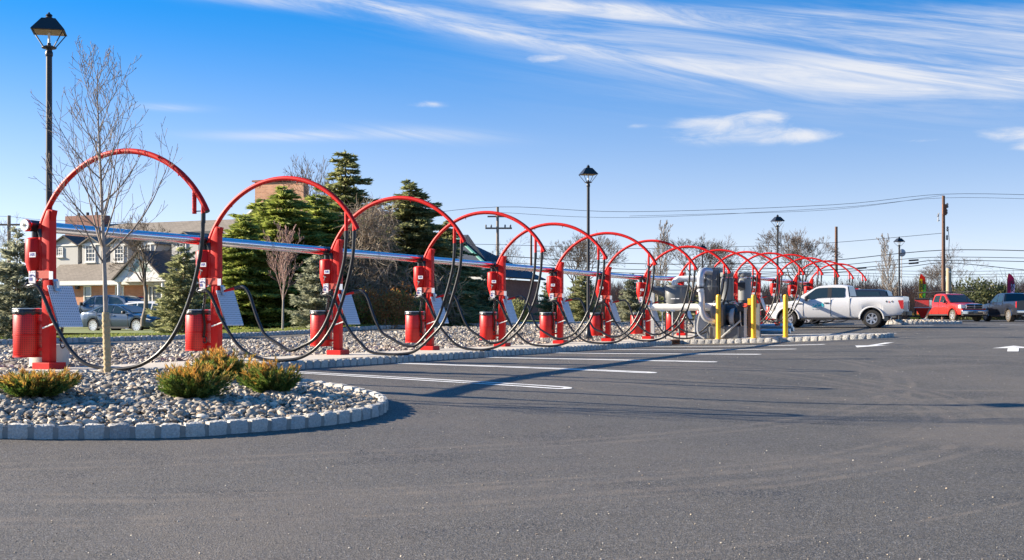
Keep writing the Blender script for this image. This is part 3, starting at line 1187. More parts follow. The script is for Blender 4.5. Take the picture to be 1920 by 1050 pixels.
# loose crumbs of stone on the asphalt
pp = []
for _ in range(1500):
    Z = 7.5 + 45 * rr.random() ** 1.8
    x = rr.uniform(-.40, .40) * Z
    u, v = UV(x, Z)
    if v < 1.6 or in_poly(x, Z, isl_poly) or edge_dist(x, Z) < .1 or (PU0 < u < PU1 and v < PV1):
        continue
    pp.append((x, Z, lot_z(x, Z) + .002, rr.uniform(.002, .0065) * (1 + Z / 50), rr.uniform(0, 6), 0, 0))
tag(scatter('loose_stone_chips', pp), 'scattered pale stone chips lying over the dark asphalt lot', 'stone chips')

# ------------------------------------------------------------------ grass verge with its own short blades
def verge_z(u, v):
    return paveuv(u, -13.8) + 0.14 + 0.02 * math.sin(u)


struct(uv_sheet('grass_verge', M['lawn'], list(np.arange(12, 75, 1.0)), [-16.1, -15.2, -14.6, -13.93], verge_z))
struct(uv_sheet('lawn', M['lawn'], list(np.arange(38, 96, 2.0)), [-60, -50, -40, -30, -24, -16.15], lambda u, v: paveuv(u, v) + .1))
gb = MB()
for _ in range(16000):
    u, v = rr.uniform(14, 70), -13.95 - 2.1 * rr.random() ** 1.2
    x, y = P2(u, v)
    z = verge_z(u, v)
    h_ = rr.uniform(.03, .085)
    a = rr.uniform(0, 6.28)
    w_ = .018
    gb.add([(x - w_ * math.cos(a), y - w_ * math.sin(a), z - .01), (x + w_ * math.cos(a), y + w_ * math.sin(a), z - .01),
            (x + rr.uniform(-.04, .04), y + rr.uniform(-.04, .04), z + h_)], [(0, 1, 2)])
tag(stuff(gb.build('grass_blades', M['grass'])), 'short yellow-green winter grass growing on the verge', 'grass')
# ================================================================== vacuum stations
ARC_C, ARC_R = (1.43, 1.49), 1.697


def arc_pt(x):
    return ARC_C[1] + math.sqrt(max(ARC_R ** 2 - (x - ARC_C[0]) ** 2, 0))


def spl(P, n=7):
    return smooth_path(P, n)


ORD = ['first', 'second', 'third', 'fourth', 'fifth', 'sixth', 'seventh', 'eighth', 'ninth', 'tenth', 'eleventh', 'twelfth', 'thirteenth', 'fourteenth', 'fifteenth']
AIR = text_mesh('AIR', 0.062, M['blue_ink'], 'air_lettering', 0.002)


def station(i):
    t = thing('vacuum_arch', '', 'vacuum station', (0, 0, 0), ROT, 'red vacuum arches in a long row')
    # post with its wedge-cut head
    b = MB()
    mp = lambda a, c, d: (a, d, c)
    b.prism([(-.075, 0.09), (.075, 0.09), (.075, 2.30), (.075, 2.37), (.02, 2.37), (-.075, 2.17)], -.072, .072, mp)
    b.build('post', M['red'], t, bevel=.006, smooth=30)
    b = MB()
    b.prism([(.077, 2.22), (.115, 2.375), (.0, 2.40), (.0, 2.372), (.077, 2.372)], -.055, .055, mp)
    b.build('head_bracket', M['red'], t)
    MB().box((0, 0, .05), (.34, .34, .10)).build('base_plate', M['red'], t, bevel=.006)
    # bent arch
    a0 = math.atan2(2.09 - ARC_C[1], -.157 - ARC_C[0])
    a1 = math.atan2(2.275 - ARC_C[1], 2.965 - ARC_C[0])
    P = []
    for k in range(41):
        a = a0 + (a1 - a0) * k / 40
        P.append((ARC_C[0] + ARC_R * math.cos(a), -.02, ARC_C[1] + ARC_R * math.sin(a)))
    b = MB().tube(P, .041, 10)
    b.build('arch', M['red'], t, smooth=50)
    e = Vector(P[-1])
    d = (Vector(P[-1]) - Vector(P[-2])).normalized()
    MB().tube([e - d * .005, e + d * .012], .038, 10).build('end_cap', M['black'], t, smooth=50)
    b = MB()
    for k in (9, 16, 24, 32):
        b.tube([Vector(P[k]) - Vector((0, 0, .03)), Vector(P[k]) - Vector((0, 0, .075))], .008, 6)
    b.build('hanger_lugs', M['red'], t)['kind'] = 'stuff'
    for xd, zb in ((2.72, 2.235), (2.875, 2.23)):
        MB().tube([(xd, -.02, arc_pt(xd)), (xd, -.02, zb)], .031, 10).build('dropper', M['red'], t, smooth=50)
    MB().tube([(2.72, -.02, 2.27), (2.875, -.02, 2.27)], .008, 6).build('dropper_tie', M['black'], t)
    # cyclone canister with neck, rim and chrome outlet
    cx = -.27
    c = MB().lathe([(.10, 1.975), (.145, 1.955), (.148, 1.95), (.148, 1.60), (.076, 1.365)][::-1], (cx, 0, 0), 24).build('canister', M['red'], t, smooth=40)
    MB().lathe([(.078, 1.325), (.086, 1.335), (.086, 1.362), (.078, 1.368)], (cx, 0, 0), 20).build('outlet_ring', M['chrome'], c, smooth=40)
    MB().lathe([(.05, 1.295), (.06, 1.326)], (cx, 0, 0), 16).build('outlet_cap', M['black'], c, smooth=40)
    MB().lathe([(.058, 1.97), (.058, 2.06)], (cx, 0, 0), 16).build('neck', M['black_rubber'], c, smooth=40)
    # slim intake tube between canister and post
    MB().lathe([(.03, 1.36), (.045, 1.42), (.045, 1.97), (.035, 1.98)], (-.115, -.03, 0), 16).build('intake_tube', M['red'], t, smooth=40)
    MB().tube([(-.115, -.03, 1.975), (-.115, -.03, 2.0), (-.14, -.025, 2.06), (-.158, -.02, 2.095)], [.045, .048, .050, .046], 12).build('rubber_coupling', M['black_rubber'], t, smooth=50)
    MB().box((-.10, -.045, 1.87), (.06, .05, .035)).build('canister_strap', M['red_flat'], t)
    # AIR plate and air gun
    s = MB().box((-.165, -.165, 1.71), (.125, .006, .075)).build('air_plate', M['panelw'], t)
    o = link('air_lettering', AIR, s, (-.165, -.1695, 1.712), (R(90), 0, 0))
    MB().box((-.165, -.12, 1.71), (.03, .09, .02)).build('plate_arm', M['steel'], t)
    if i > 1:
        b = MB().tube([(-.255, -.16, 1.625), (-.185, -.165, 1.60)], .011, 8)
        b.tube([(-.215, -.16, 1.61), (-.24, -.155, 1.53)], .009, 8)
        b.build('air_gun', M['tank2'], t, smooth=40)
        MB().tube(spl([(-.235, -.155, 1.55), (-.27, -.15, 1.45), (-.255, -.14, 1.3), (-.2, -.12, 1.22)]), .006, 6).build('air_line', M['red_flat'], t, smooth=50)
    # cross bar with hose holsters
    MB().box((-.03, -.082, 1.415), (.27, .018, .115)).build('cross_bar', M['red_flat'], t)
    hp = MB().box((-.235, -.10, 1.355), (.135, .012, .235)).build('holster_plate', M['panelw'], t, bevel=.003)
    b = MB().box((-.262, -.1085, 1.35), (.055, .004, .045))
    b.tube([(-.285, -.109, 1.395), (-.25, -.109, 1.415), (-.21, -.109, 1.41), (-.185, -.109, 1.385)], .0065, 5)
    b.build('blue_emblem', M['blue_ink'], hp)
    b = MB()
    for x in (-.28, -.24, -.20):
        b.tube([(x, -.104, 1.455), (x, -.111, 1.455)], .006, 6)
    stuff(b.build('screws', M['chrome'], hp))
    MB().box((.135, -.10, 1.40), (.075, .008, .12)).build('holster_bracket', M['steel'], t)
    MB().tube([(-.30, -.12, 1.285), (-.30, -.16, 1.24)], .035, 10).build('hose_hook', M['black'], t, smooth=40)
    # floor-mat board: perforated sheet that leans out from the post
    b = MB()
    tl, tr, bl, br = Vector((.085, -.10, 1.25)), Vector((.085, .385, 1.25)), Vector((.30, -.10, .64)), Vector((.30, .385, .64))
    n_ = (tr - tl).cross(bl - tl).normalized()
    if n_.x < 0:
        n_ = -n_
    b.add([tl, tr, br, bl, tl - n_ * .006, tr - n_ * .006, br - n_ * .006, bl - n_ * .006],
          [(0, 3, 2, 1), (4, 5, 6, 7), (0, 1, 5, 4), (1, 2, 6, 5), (2, 3, 7, 6), (3, 0, 4, 7)])
    bd = b.build('mat_board', M['board'], t, fix=True)
    b = MB()
    for e0, e1 in ((tl, bl), (tr, br), (bl, br), (tl, tr)):
        b.tube([e0 - n_ * .012, e1 - n_ * .012], .012, 4)
    b.build('board_frame', M['steel'], bd)
    cl = MB()
    mid_ = (tl + tr) / 2 - Vector((0, .11, 0)) + n_ * .02
    dn = (bl - tl).normalized()
    cl.add([mid_ - Vector((0, .05, 0)) - dn * .09, mid_ + Vector((0, .05, 0)) - dn * .09, mid_ + Vector((0, .045, 0)) + dn * .10, mid_ - Vector((0, .045, 0)) + dn * .10,
            mid_ - Vector((0, .05, 0)) - dn * .09 + n_ * .02, mid_ + Vector((0, .05, 0)) - dn * .09 + n_ * .02, mid_ + Vector((0, .045, 0)) + dn * .10 + n_ * .02, mid_ - Vector((0, .045, 0)) + dn * .10 + n_ * .02],
           [(0, 3, 2, 1), (4, 5, 6, 7), (0, 1, 5, 4), (1, 2, 6, 5), (2, 3, 7, 6), (3, 0, 4, 7)])
    cl.box(tuple(mid_ + n_ * .03), (.03, .055, .10))
    cl.build('mat_clamp', M['steel'], bd, fix=True)
    MB().tube([(-.03, -.10, .615), (.26, -.105, .70)], .013, 6).build('board_stay', M['white'], t, smooth=50)
    # hoses
    rj = random.Random(i * 13 + 1)
    j = lambda s: rj.uniform(-s, s) * (0 if i == 1 else 1)
    A = [(-.21, -.16, 1.25), (-.12, -.17, 1.255), (-.03, -.16, 1.20), (.08, -.145, 1.0), (.19, -.14, .78), (.38, -.14, .50 + j(.03)), (.58, -.14, .27 + j(.03)), (.83, -.13, .10 + j(.02)),
         (1.13, -.10, .035), (1.48, -.08, .03), (1.83, -.05, .11 + j(.04)), (2.18, -.03, .33 + j(.04)), (2.46 + j(.03), -.02, .68), (2.70 + j(.03), -.02, 1.20), (2.84, -.02, 1.76), (2.875, -.02, 2.2)]
    h = MB().tube(spl(A, 6), .029, 9).build('vacuum_hose', M['black_rubber'], t, smooth=60)
    MB().tube([(2.875, -.02, 2.235), (2.874, -.02, 2.10)], .033, 10).build('swivel_cuff', M['black'], h, smooth=50)
    MB().tube([(-.29, -.15, 1.245), (-.17, -.167, 1.255)], [.022, .032], 10).build('nozzle', M['black'], h, smooth=50)
    MB().tube([(.115, -.143, .93), (.145, -.141, .86)], .034, 10).build('hose_clamp', M['black'], h, smooth=50)
    if i > 1:
        B = [(.34, .05, 1.285), (.45, .05, 1.31), (.57, .045, 1.30), (.68, .04, 1.18), (.79, .03, .92), (.90, .02, .68), (1.05, .01, .47 + j(.04)), (1.3, 0, .30 + j(.04)), (1.56, -.01, .22 + j(.03)),
             (1.83, -.01, .25 + j(.04)), (2.1, -.02, .42 + j(.03)), (2.33, -.02, .72), (2.53 + j(.02), -.02, 1.18), (2.68, -.02, 1.75), (2.72, -.02, 2.2)]
        h = MB().tube(spl(B, 6), .029, 9).build('vacuum_hose', M['black_rubber'], t, smooth=60)
        MB().tube([(2.72, -.02, 2.24), (2.719, -.02, 2.10)], .033, 10).build('swivel_cuff', M['black'], h, smooth=50)
        MB().tube([(.12, .03, 1.235), (.36, .05, 1.29)], [.018, .03], 10).build('nozzle', M['red'], h, smooth=50)
    # coiled air hose
    P = []
    if i == 1:
        x0, y0, z0, z1, tn = .15, .10, .80, .42, 16
    else:
        x0, y0, z0, z1, tn = -.175, -.13, 1.27, .42, 34
    for k in range(tn * 6):
        a = 2 * math.pi * k / 6
        P.append((x0 + .022 * math.cos(a) + .015 * math.sin(k * .05), y0 + .022 * math.sin(a), z0 + (z1 - z0) * k / (tn * 6)))
    MB().tube(P, .0085, 4).build('coiled_air_hose', M['black_rubber'], t, smooth=60)
    P = [(x0 + .045 * math.cos(a / 3), y0 + .02, z1 - .05 + .055 * math.sin(a / 3)) for a in range(20)]
    MB().tube(P, .011, 5).build('hose_loop', M['black_rubber'], t, smooth=60)
    return t


M['perf_red'].name = 'punched_red_sheet'


def trash_can():
    t = thing('trash_can', '', 'trash can', (0, 0, 0), ROT, 'red perforated trash cans hung behind the vacuum posts')
    MB().lathe([(.222, 0), (.225, .004), (.225, .695), (.222, .70)], (0, 0, 0), 36).build('can', M['perf_red'], t, smooth=40)
    for z in (.012, .34, .685):
        MB().lathe([(.226, z - .012), (.2295, z - .010), (.2295, z + .010), (.226, z + .012)], n=36).build('hoop', M['red'], t, smooth=40)
    # liner folded over the rim
    b = MB()
    n_ = 48
    rr_ = random.Random(4)
    rows = [(.205, .66), (.225, .72), (.236, .715), (.238, .665), (.232, .645)]
    for ri, (r0, z0) in enumerate(rows):
        for k in range(n_):
            w = .006 * math.sin(k * 2.4) + rr_.uniform(-.004, .004)
            dz_ = (rr_.uniform(-.012, .012) + .008 * math.sin(k * 1.1)) if ri >= 3 else 0
            a = 2 * math.pi * k / n_
            b.v.append(((r0 + w) * math.cos(a), (r0 + w) * math.sin(a), z0 + dz_))
    for ri in range(len(rows) - 1):
        for k in range(n_):
            b.f.append((ri * n_ + k, ri * n_ + (k + 1) % n_, (ri + 1) * n_ + (k + 1) % n_, (ri + 1) * n_ + k))
            b.mi.append(0)
    b.f.append(tuple(range(n_)))
    b.mi.append(0)
    b.build('liner', M['bag'], t, smooth=180)
    MB().lathe([(.23, .722), (.236, .725), (.236, .737), (.23, .74)], n=36).build('rim', M['steel'], t, smooth=40)
    MB().box((.29, 0, .52), (.13, .08, .05)).build('mounting_arm', M['red'], t)
    MB().box((.29, 0, .12), (.13, .08, .05)).build('mounting_arm', M['red'], t)
    return t


WHERE = {1: 'nearest red vacuum arch with one single hose, behind the bare sapling', 2: 'second red vacuum arch from the left, rising behind the orange-tipped junipers',
         3: 'third red vacuum arch, in front of the tall evergreens beside the grey-green spruce', 4: 'fourth red vacuum arch, its tip clear against the sky beside the big dark fir',
         5: 'fifth red vacuum arch, left of the street lamp in the middle', 6: 'sixth red vacuum arch, crossed by the street lamp pole in the middle',
         7: 'seventh red vacuum arch, second before the grey machinery', 8: 'eighth red vacuum arch, the last before the grey machinery',
         9: 'ninth red vacuum arch, standing behind the first grey separator tank'}
can0 = None
st_multi = None
for i in range(1, 16):
    u = U(i)
    x, y = P2(u, 0)
    if i == 1:
        t = station(1)
    elif i <= 9 or st_multi is None:
        t = station(i)
        st_multi = t
    else:
        t = copy_tree(st_multi)
    t.location = (x, y, slab(u) - 0.004)
    t['label'] = WHERE.get(i, ORD[i - 1] + ' red vacuum arch in the row, ' + ('between the machinery and the white pickup' if i < 13 else 'rising behind the white pickup cab'))
    c = trash_can() if can0 is None else copy_tree(can0)
    can0 = can0 or c
    x, y = P2(u, -.405)
    c.location = (x, y, slab(u) + .17)
    c['label'] = 'red perforated trash can with black liner behind the ' + ORD[i - 1] + ' vacuum post from the left'

# stainless manifold pipe above the canisters
def pipe_p(u, dz_=0.0):
    x, y = P2(u, -.27)
    return (x, y, slab(u) + 2.145 + dz_)


t = thing('manifold_pipe', 'long polished steel vacuum pipe running behind the row of red arches', 'pipe')
for i in range(1, 16):
    a, c = U(i) + .15, U(min(i + 1, 15)) - .15
    if i < 15:
        mid_u = (a + c) / 2
        MB().tube([pipe_p(a), pipe_p(mid_u - .01)], .083, 20).build('pipe_length', M['pipe'], t, smooth=50)
        MB().tube([pipe_p(mid_u), pipe_p(c)], .083, 20).build('pipe_length', M['pipe'], t, smooth=50)
        MB().tube([pipe_p(mid_u - .05), pipe_p(mid_u + .04)], .086, 20).build('seam_band', M['steel'], t, smooth=50)
    cp = MB().tube([pipe_p(U(i) - .19), pipe_p(U(i) + .19)], .088, 20).build('rubber_tee', M['black_rubber'], t, smooth=50)
    for s in (-.16, .16):
        MB().tube([pipe_p(U(i) + s - .008), pipe_p(U(i) + s + .008)], .0905, 20).build('hose_band', M['chrome'], cp, smooth=50)
cap = MB().tube([pipe_p(U(1) - .225), pipe_p(U(1) - .185)], .084, 24).build('end_cap', M['steel'], t, smooth=40)
MB().tube([pipe_p(U(1) - .19), pipe_p(U(1) - .17)], .0925, 24).build('red_band', M['red'], cap, smooth=40)
b = MB()
cx, cy, cz = pipe_p(U(1) - .228)
for k in range(4):
    a = k * math.pi / 2
    d1 = Vector((PV.x * math.cos(a), PV.y * math.cos(a), math.sin(a)))
    d2 = Vector((PV.x * math.cos(a + 1.57), PV.y * math.cos(a + 1.57), math.sin(a + 1.57)))
    o_ = Vector((cx, cy, cz)) - Vector((DV.x, DV.y, 0)) * .004
    b.add([o_ + d1 * .058, o_ + (d1 + d2) * .011, o_ - (d1 + d2) * 0.0, o_ + (d1 - d2) * .011], [(0, 1, 2, 3)])
b.build('star_emblem', M['black_ink'], cap)


# ================================================================== street lamps
def lamp(full=True):
    t = thing('street_lamp', '', 'street lamp', (0, 0, 0), 0.25, 'black street lamps with four-sided lanterns')
    MB().lathe([(.14, 0), (.14, .08), (.10, .12), (.075, .25), (.06, .35), (.052, .5), (.047, 4.92)], n=16).build('pole', M['black'], t, smooth=40)
    MB().lathe([(.055, 4.82), (.060, 4.84), (.060, 4.88), (.052, 4.90)], n=16).build('pole_collar', M['black'], t, smooth=40)
    MB().lathe([(.05, 4.92), (.055, 4.94), (.105, 4.945), (.115, 4.955), (.115, 4.968), (.06, 4.99), (.03, 5.0), (.03, 5.03)], n=16).build('lantern_base', M['black'], t, smooth=40)
    w0, w1, w2 = .255, .243, .105
    rf = MB()
    rf.add([(-w0, -w0, 5.205), (w0, -w0, 5.205), (w0, w0, 5.205), (-w0, w0, 5.205), (-w1, -w1, 5.225), (w1, -w1, 5.225), (w1, w1, 5.225), (-w1, w1, 5.225),
            (-w2, -w2, 5.41), (w2, -w2, 5.41), (w2, w2, 5.41), (-w2, w2, 5.41)],
           [(0, 3, 2, 1), (0, 1, 5, 4), (1, 2, 6, 5), (2, 3, 7, 6), (3, 0, 4, 7), (4, 5, 9, 8), (5, 6, 10, 9), (6, 7, 11, 10), (7, 4, 8, 11), (8, 9, 10, 11)])
    r_ = rf.build('lantern_roof', M['black'], t)
    MB().lathe([(.065, 5.41), (.07, 5.43), (.045, 5.44), (.04, 5.45), (.055, 5.465), (.045, 5.485), (.02, 5.50), (.012, 5.52)], n=14).build('finial', M['black'], r_, smooth=40)
    MB().box((0, 0, 5.20), (.43, .43, .006)).build('hood_lining', M['gold_in'], r_)
    for sx, sy in ((-1, -1), (1, -1), (1, 1), (-1, 1)):
        MB().tube([(sx * .235, sy * .235, 5.21), (sx * .08, sy * .08, 4.965)], .009, 6).build('lantern_bar', M['black'], t)
    MB().tube([(0, 0, 5.0), (0, 0, 5.20)], .020, 8).build('bulb_stem', M['white'], t, smooth=40)
    return t


lamp0 = lamp()
x, y = px(92, 20.3), 20.3
lamp0.location = (x, y, bed_back(*UV(x, y)) + .0)
lamp0['label'] = 'tallest-looking black street lamp, at far left behind the nearest vacuum post'
zl = bed_back(*UV(x, y))
MB().lathe([(.30, -.1), (.30, .36), (.285, .385)], (0.0, 0, 0), 24).build('concrete_footing', M['concrete'], lamp0, smooth=40)
# raise the far left lamp on its footing
for c in list(lamp0.children):
    if c.name.split('.')[0] not in ('concrete_footing',):
        c.location.z += .13
for xx, ytop, Z, lab in [(1103, 310, 40.6, 'black street lamp in the middle of the picture, between the fifth and sixth arches'),
                         (1458, 403, 60.5, 'black street lamp against the sky left of the round bare tree'),
                         (1317, 458, 84, 'smallest black street lamp, just above the grey machinery'),
                         (1686, 444, 76, 'black street lamp at right, beside the thin pale tree')]:
    c = thing('street_lamp', lab, 'street lamp', (0, 0, 0), .25, 'black street lamps with four-sided lanterns')
    for ch in lamp0.children:
        if ch.name.split('.')[0] == 'concrete_footing':
            continue
        k = copy_tree(ch, None, c)
        k.location.z = 0
    x = px(xx, Z)
    c.location = (x, Z, pz(ytop, Z) - 5.5)
# ================================================================== trees and shrubs
def branch_tree(seed, H, trunk_r, levels=4, spread=.55, first=.25, nb=(9, 5, 4, 3), ln=.45, up=.35, wig=.10, decay=.62, clear=.22, trunk_frac=1.0, shape=None, minr=.004):
    """returns list of (points, radii, level)"""
    rr = random.Random(seed)
    segs = []

    def grow(p, d, L_, r, lev, steps):
        P_, R_ = [p.copy()], [r]
        for s in range(steps):
            wg = wig * (.25 if lev == 0 else 1)
            d = (d + Vector((rr.gauss(0, wg), rr.gauss(0, wg), rr.gauss(0, wg * .6) + up * .13 * (lev > 0)))).normalized()
            p = p + d * (L_ / steps)
            P_.append(p.copy())
            R_.append(max(r * (1 - .86 * (s + 1) / steps), minr))
        segs.append((P_, R_, lev))
        if lev >= levels:
            return
        n = nb[min(lev, len(nb) - 1)]
        for k in range(n):
            t = (clear if lev == 0 else .18) + (1 - (clear if lev == 0 else .18)) * ((k + rr.random() * .8) / n)
            t = min(t, .97)
            idx = t * steps
            i0 = min(int(idx), steps - 1)
            q_ = P_[i0].lerp(P_[i0 + 1], idx - i0)
            rr0 = R_[i0] * .62
            dd = (P_[i0 + 1] - P_[i0]).normalized()
            an = rr.uniform(0, 6.283) if lev else k * 2.4 + rr.uniform(-.4, .4)
            side = dd.cross(Vector((math.cos(an), math.sin(an), .1))).normalized()
            sp_ = spread * rr.uniform(.75, 1.25)
            nd = (dd * math.cos(sp_) + side * math.sin(sp_)).normalized()
            nd.z += up * (.12 if lev else .0)
            nd.normalize()
            sh = shape(t) if (shape and lev == 0) else (1 - .55 * t)
            grow(q_, nd, L_ * (ln if lev == 0 else decay) * sh * rr.uniform(.75, 1.15), max(rr0 * .8, minr), lev + 1, 7 if lev == 0 else (5 if lev == 1 else 3))
    grow(Vector((0, 0, 0)), Vector((0, 0, 1)), H * trunk_frac, trunk_r, 0, 12)
    return segs


def tree_meshes(segs, mtrunk, mtwig, sides=(10, 6, 4, 3, 3)):
    a, b = MB(), MB()
    for P_, R_, lev in segs:
        (a if lev == 0 else b).tube(P_, R_, sides[min(lev, 4)], caps=(lev == 0))
    return a.mesh('trunk', mtrunk, smooth=60), b.mesh('branches', mtwig, smooth=180)


def bare_tree(name, label, cat, me, loc, s=1.0, rz=0.0, group=None):
    t = thing(name, label, cat, loc, rz, group)
    t.scale = (s, s, s)
    link('trunk', me[0], t)
    link('branches', me[1], t)
    return t


# the staked sapling in the front island, burlap round its trunk
Zt = 18.0
tx, tz = px(202, Zt), pz(712, Zt)
sg = branch_tree(5, 4.95, .048, 3, .85, nb=(30, 6, 3), ln=.46, up=1.15, wig=.04, decay=.55, clear=.34, shape=lambda t: 1.18 - .90 * t, minr=.0036)
t = thing('sapling', 'slender bare sapling with tan wrapped trunk in the front stone bed', 'tree', (tx, Zt, tz - .05))
ms = tree_meshes(sg, M['bark_pale'], M['twig_grey'] if 'twig_grey' in M else M['bark'])
zmax_ = max(v.co.z for m_ in ms for v in m_.vertices)
t.scale = (4.92 / zmax_,) * 3
link('trunk', ms[0], t)
link('branches', ms[1], t)
tp = sg[0][0]


def trunk_at(z):
    for a, c in zip(tp, tp[1:]):
        if a.z <= z <= c.z:
            return a.lerp(c, (z - a.z) / (c.z - a.z))
    return tp[0]


P_, R_ = [], []
rr = random.Random(3)
for k in range(40):
    z = .12 + 1.0 * k / 39
    P_.append(trunk_at(z))
    R_.append(.057 + .006 * math.sin(k * 1.9) + rr.uniform(-.002, .004))
MB().tube(P_, R_, 12).build('burlap_wrap', M['wrap'], t, smooth=60)

# golden junipers
def juniper(name, label, loc, w, h, seed, n=230):
    rr = random.Random(seed)
    b = MB()
    tips = []
    plumes = [(rr.uniform(0, 6.283), R(rr.uniform(14, 62)), rr.uniform(.72, 1.18)) for _ in range(13)]
    for k in range(n):
        if k % 6 == 0:
            a, el_, lean = rr.uniform(0, 6.283), R(rr.uniform(5, 75)), rr.uniform(.55, .85)
        else:
            a, el_, lean = plumes[k % 13]
            a += rr.gauss(0, .22)
            el_ += rr.gauss(0, .15)
            lean *= rr.uniform(.7, 1.08)
        L_ = lean * math.hypot(w / 2 * math.cos(el_), h * math.sin(el_))
        d = Vector((math.cos(a) * math.cos(el_) * w / 2, math.sin(a) * math.cos(el_) * w / 2, math.sin(el_) * h)).normalized()
        p = Vector((rr.gauss(0, w * .06), rr.gauss(0, w * .06), .02))
        steps = 7
        q_ = p.copy()
        prev = p.copy()
        for s in range(steps):
            dd = (d + Vector((rr.gauss(0, .10), rr.gauss(0, .10), rr.gauss(.02, .08) + .05 * s))).normalized()
            q_ = q_ + dd * (L_ / steps)
            f = (s + 1) / steps
            if s >= 1:
                m_ = 11
                for c in range(m_):
                    sd_ = Vector((rr.gauss(0, 1), rr.gauss(0, 1), rr.gauss(.35, .7))).normalized()
                    fd = (dd * .95 + sd_ * .55).normalized()
                    ln_ = .075 * rr.uniform(.6, 1.3)
                    base_ = prev.lerp(q_, rr.random())
                    wv = fd.cross(Vector((rr.gauss(0, 1), rr.gauss(0, 1), rr.gauss(0, 1)))).normalized() * .0062
                    mid2 = base_ + fd * ln_ * .5
                    b.add([base_, mid2 + wv, base_ + fd * ln_, mid2 - wv], [(0, 1, 2, 3)])
                    hz = (q_.z / h)
                    tips += [min(1.15, .42 * f + .62 * hz + rr.uniform(-.05, .15))] * 4
            prev = q_.copy()
    me = b.mesh('foliage', M['juniper'])
    at = me.attributes.new('tip', 'FLOAT', 'POINT')
    at.data.foreach_set('value', tips)
    t = thing(name, label, 'shrub', loc, rr.uniform(0, 6), 'low junipers with orange tips')
    link('foliage', me, t)
    st = MB()
    for k in range(16):
        a = rr.uniform(0, 6.283)
        st.tube([(0, 0, -.05), (math.cos(a) * w * .14, math.sin(a) * w * .14, h * .25), (math.cos(a) * w * .28, math.sin(a) * w * .28, h * .45)], [.012, .009, .005], 5)
    st.build('stems', M['bark'], t)
    return t


for nm_, lab, X0, X1, yt, yb, sd_ in [
        ('juniper', 'wide spreading juniper with orange tips at the far left edge, below the nearest arch', -8, 140, 697, 766, 1),
        ('juniper', 'tallest green and orange juniper, just right of the sapling', 292, 428, 676, 757, 2),
        ('juniper', 'juniper hugging the curb behind the tallest one, in front of the second arch post', 366, 470, 655, 702, 3),
        ('juniper', 'rounded golden-tipped juniper nearest the tip of the front island', 458, 570, 676, 738, 4)]:
    Zb = {1: 14.9, 2: 15.7, 3: 17.9, 4: 16.8}[sd_]
    x = px((X0 + X1) / 2, Zb)
    w_ = (X1 - X0) / 2400 * Zb * 1.16
    z0 = front_z(x, Zb) - .02
    h_ = pz(yt, Zb) - z0
    juniper(nm_, lab, (x, Zb, z0), w_, h_ * .98, sd_ * 7, 300)


# conifers
def conifer(seed, H, W, mleaf, whorls=16, per=11, card=.11, dens=1.0, droop=-.15, low=.04, ragged=.15, name='crown', lift=0.0):
    rr = random.Random(seed)
    droop0 = droop
    b = MB()
    tr = MB().tube([(0, 0, -.1), (0, 0, H * .5), (0, 0, H * .98)], [H * .018, H * .011, .006], 7)
    for wi in range(whorls):
        t_ = (wi + .5) / whorls
        z = H * (low + (1 - low) * t_ ** .92)
        rad = W / 2 * (1 - t_) ** .68 * rr.uniform(.86, 1.08) + .04
        n = max(4, int(per * (.45 + .55 * (1 - t_))))
        off = rr.uniform(0, 6)
        for k in range(n):
            a = off + 6.283 * k / n + rr.uniform(-.25, .25)
            L_ = rad * rr.uniform(1 - ragged * 2.2, 1 + ragged)
            zz_ = z + rr.uniform(-1.0, 1.0) * H / whorls
            ca, sa = math.cos(a), math.sin(a)
            droop = droop0 + rr.uniform(-.22, .20)
            tr.tube([(0, 0, zz_), (ca * L_ * .8, sa * L_ * .8, zz_ + droop * L_ + lift * L_)], [.012 * H / 3, .004], 3, caps=False)
            m_ = max(3, int(L_ * 15 * dens))
            for s in range(m_):
                f = (s + 1) / m_
                f = f ** .8
                px_, py_ = ca * L_ * f, sa * L_ * f
                pzv = zz_ + droop * L_ * f + lift * L_ * f * f + .18 * droop * L_ * math.sin(f * 3)
                wl = L_ * .30 * (1.15 - f) + .04
                for c in range(max(2, int(4 * dens))):
                    lat = rr.uniform(-1, 1) * wl
                    q_ = Vector((px_ - sa * lat, py_ + ca * lat, pzv + rr.uniform(-.04, .05) - abs(lat) * .25))
                    d = Vector((ca + rr.gauss(0, .35) - sa * lat / wl * .8, sa + rr.gauss(0, .35) + ca * lat / wl * .8, rr.gauss(.05, .35))).normalized()
                    l2 = card * rr.uniform(.55, 1.5)
                    wv = d.cross(Vector((rr.gauss(0, 1), rr.gauss(0, 1), rr.gauss(0, 1)))).normalized() * l2 * .21
                    b.add([q_ - d * l2 * .3, q_ + wv, q_ + d * l2, q_ - wv], [(0, 1, 2, 3)])
    # leader
    for c in range(14):
        q_ = Vector((0, 0, H * (.93 + .07 * c / 14)))
        d = Vector((rr.gauss(0, .5), rr.gauss(0, .5), 1)).normalized()
        wv = d.cross(Vector((rr.gauss(0, 1), rr.gauss(0, 1), 0))).normalized() * card * .16
        b.add([q_, q_ + d * card * .5 + wv, q_ + d * card * 1.1, q_ + d * card * .5 - wv], [(0, 1, 2, 3)])
    return tr.mesh('trunk', M['bark'], smooth=180), b.mesh(name, mleaf)


def put_conifer(name, label, me, x, y, z, s=1, rz=0, group=None, cat='tree', sxy=1.0):
    t = thing(name, label, cat, (x, y, z), rz, group)
    t.scale = (s * sxy, s * sxy, s)
    link('trunk', me[0], t)
    link('crown', me[1], t)
    return t


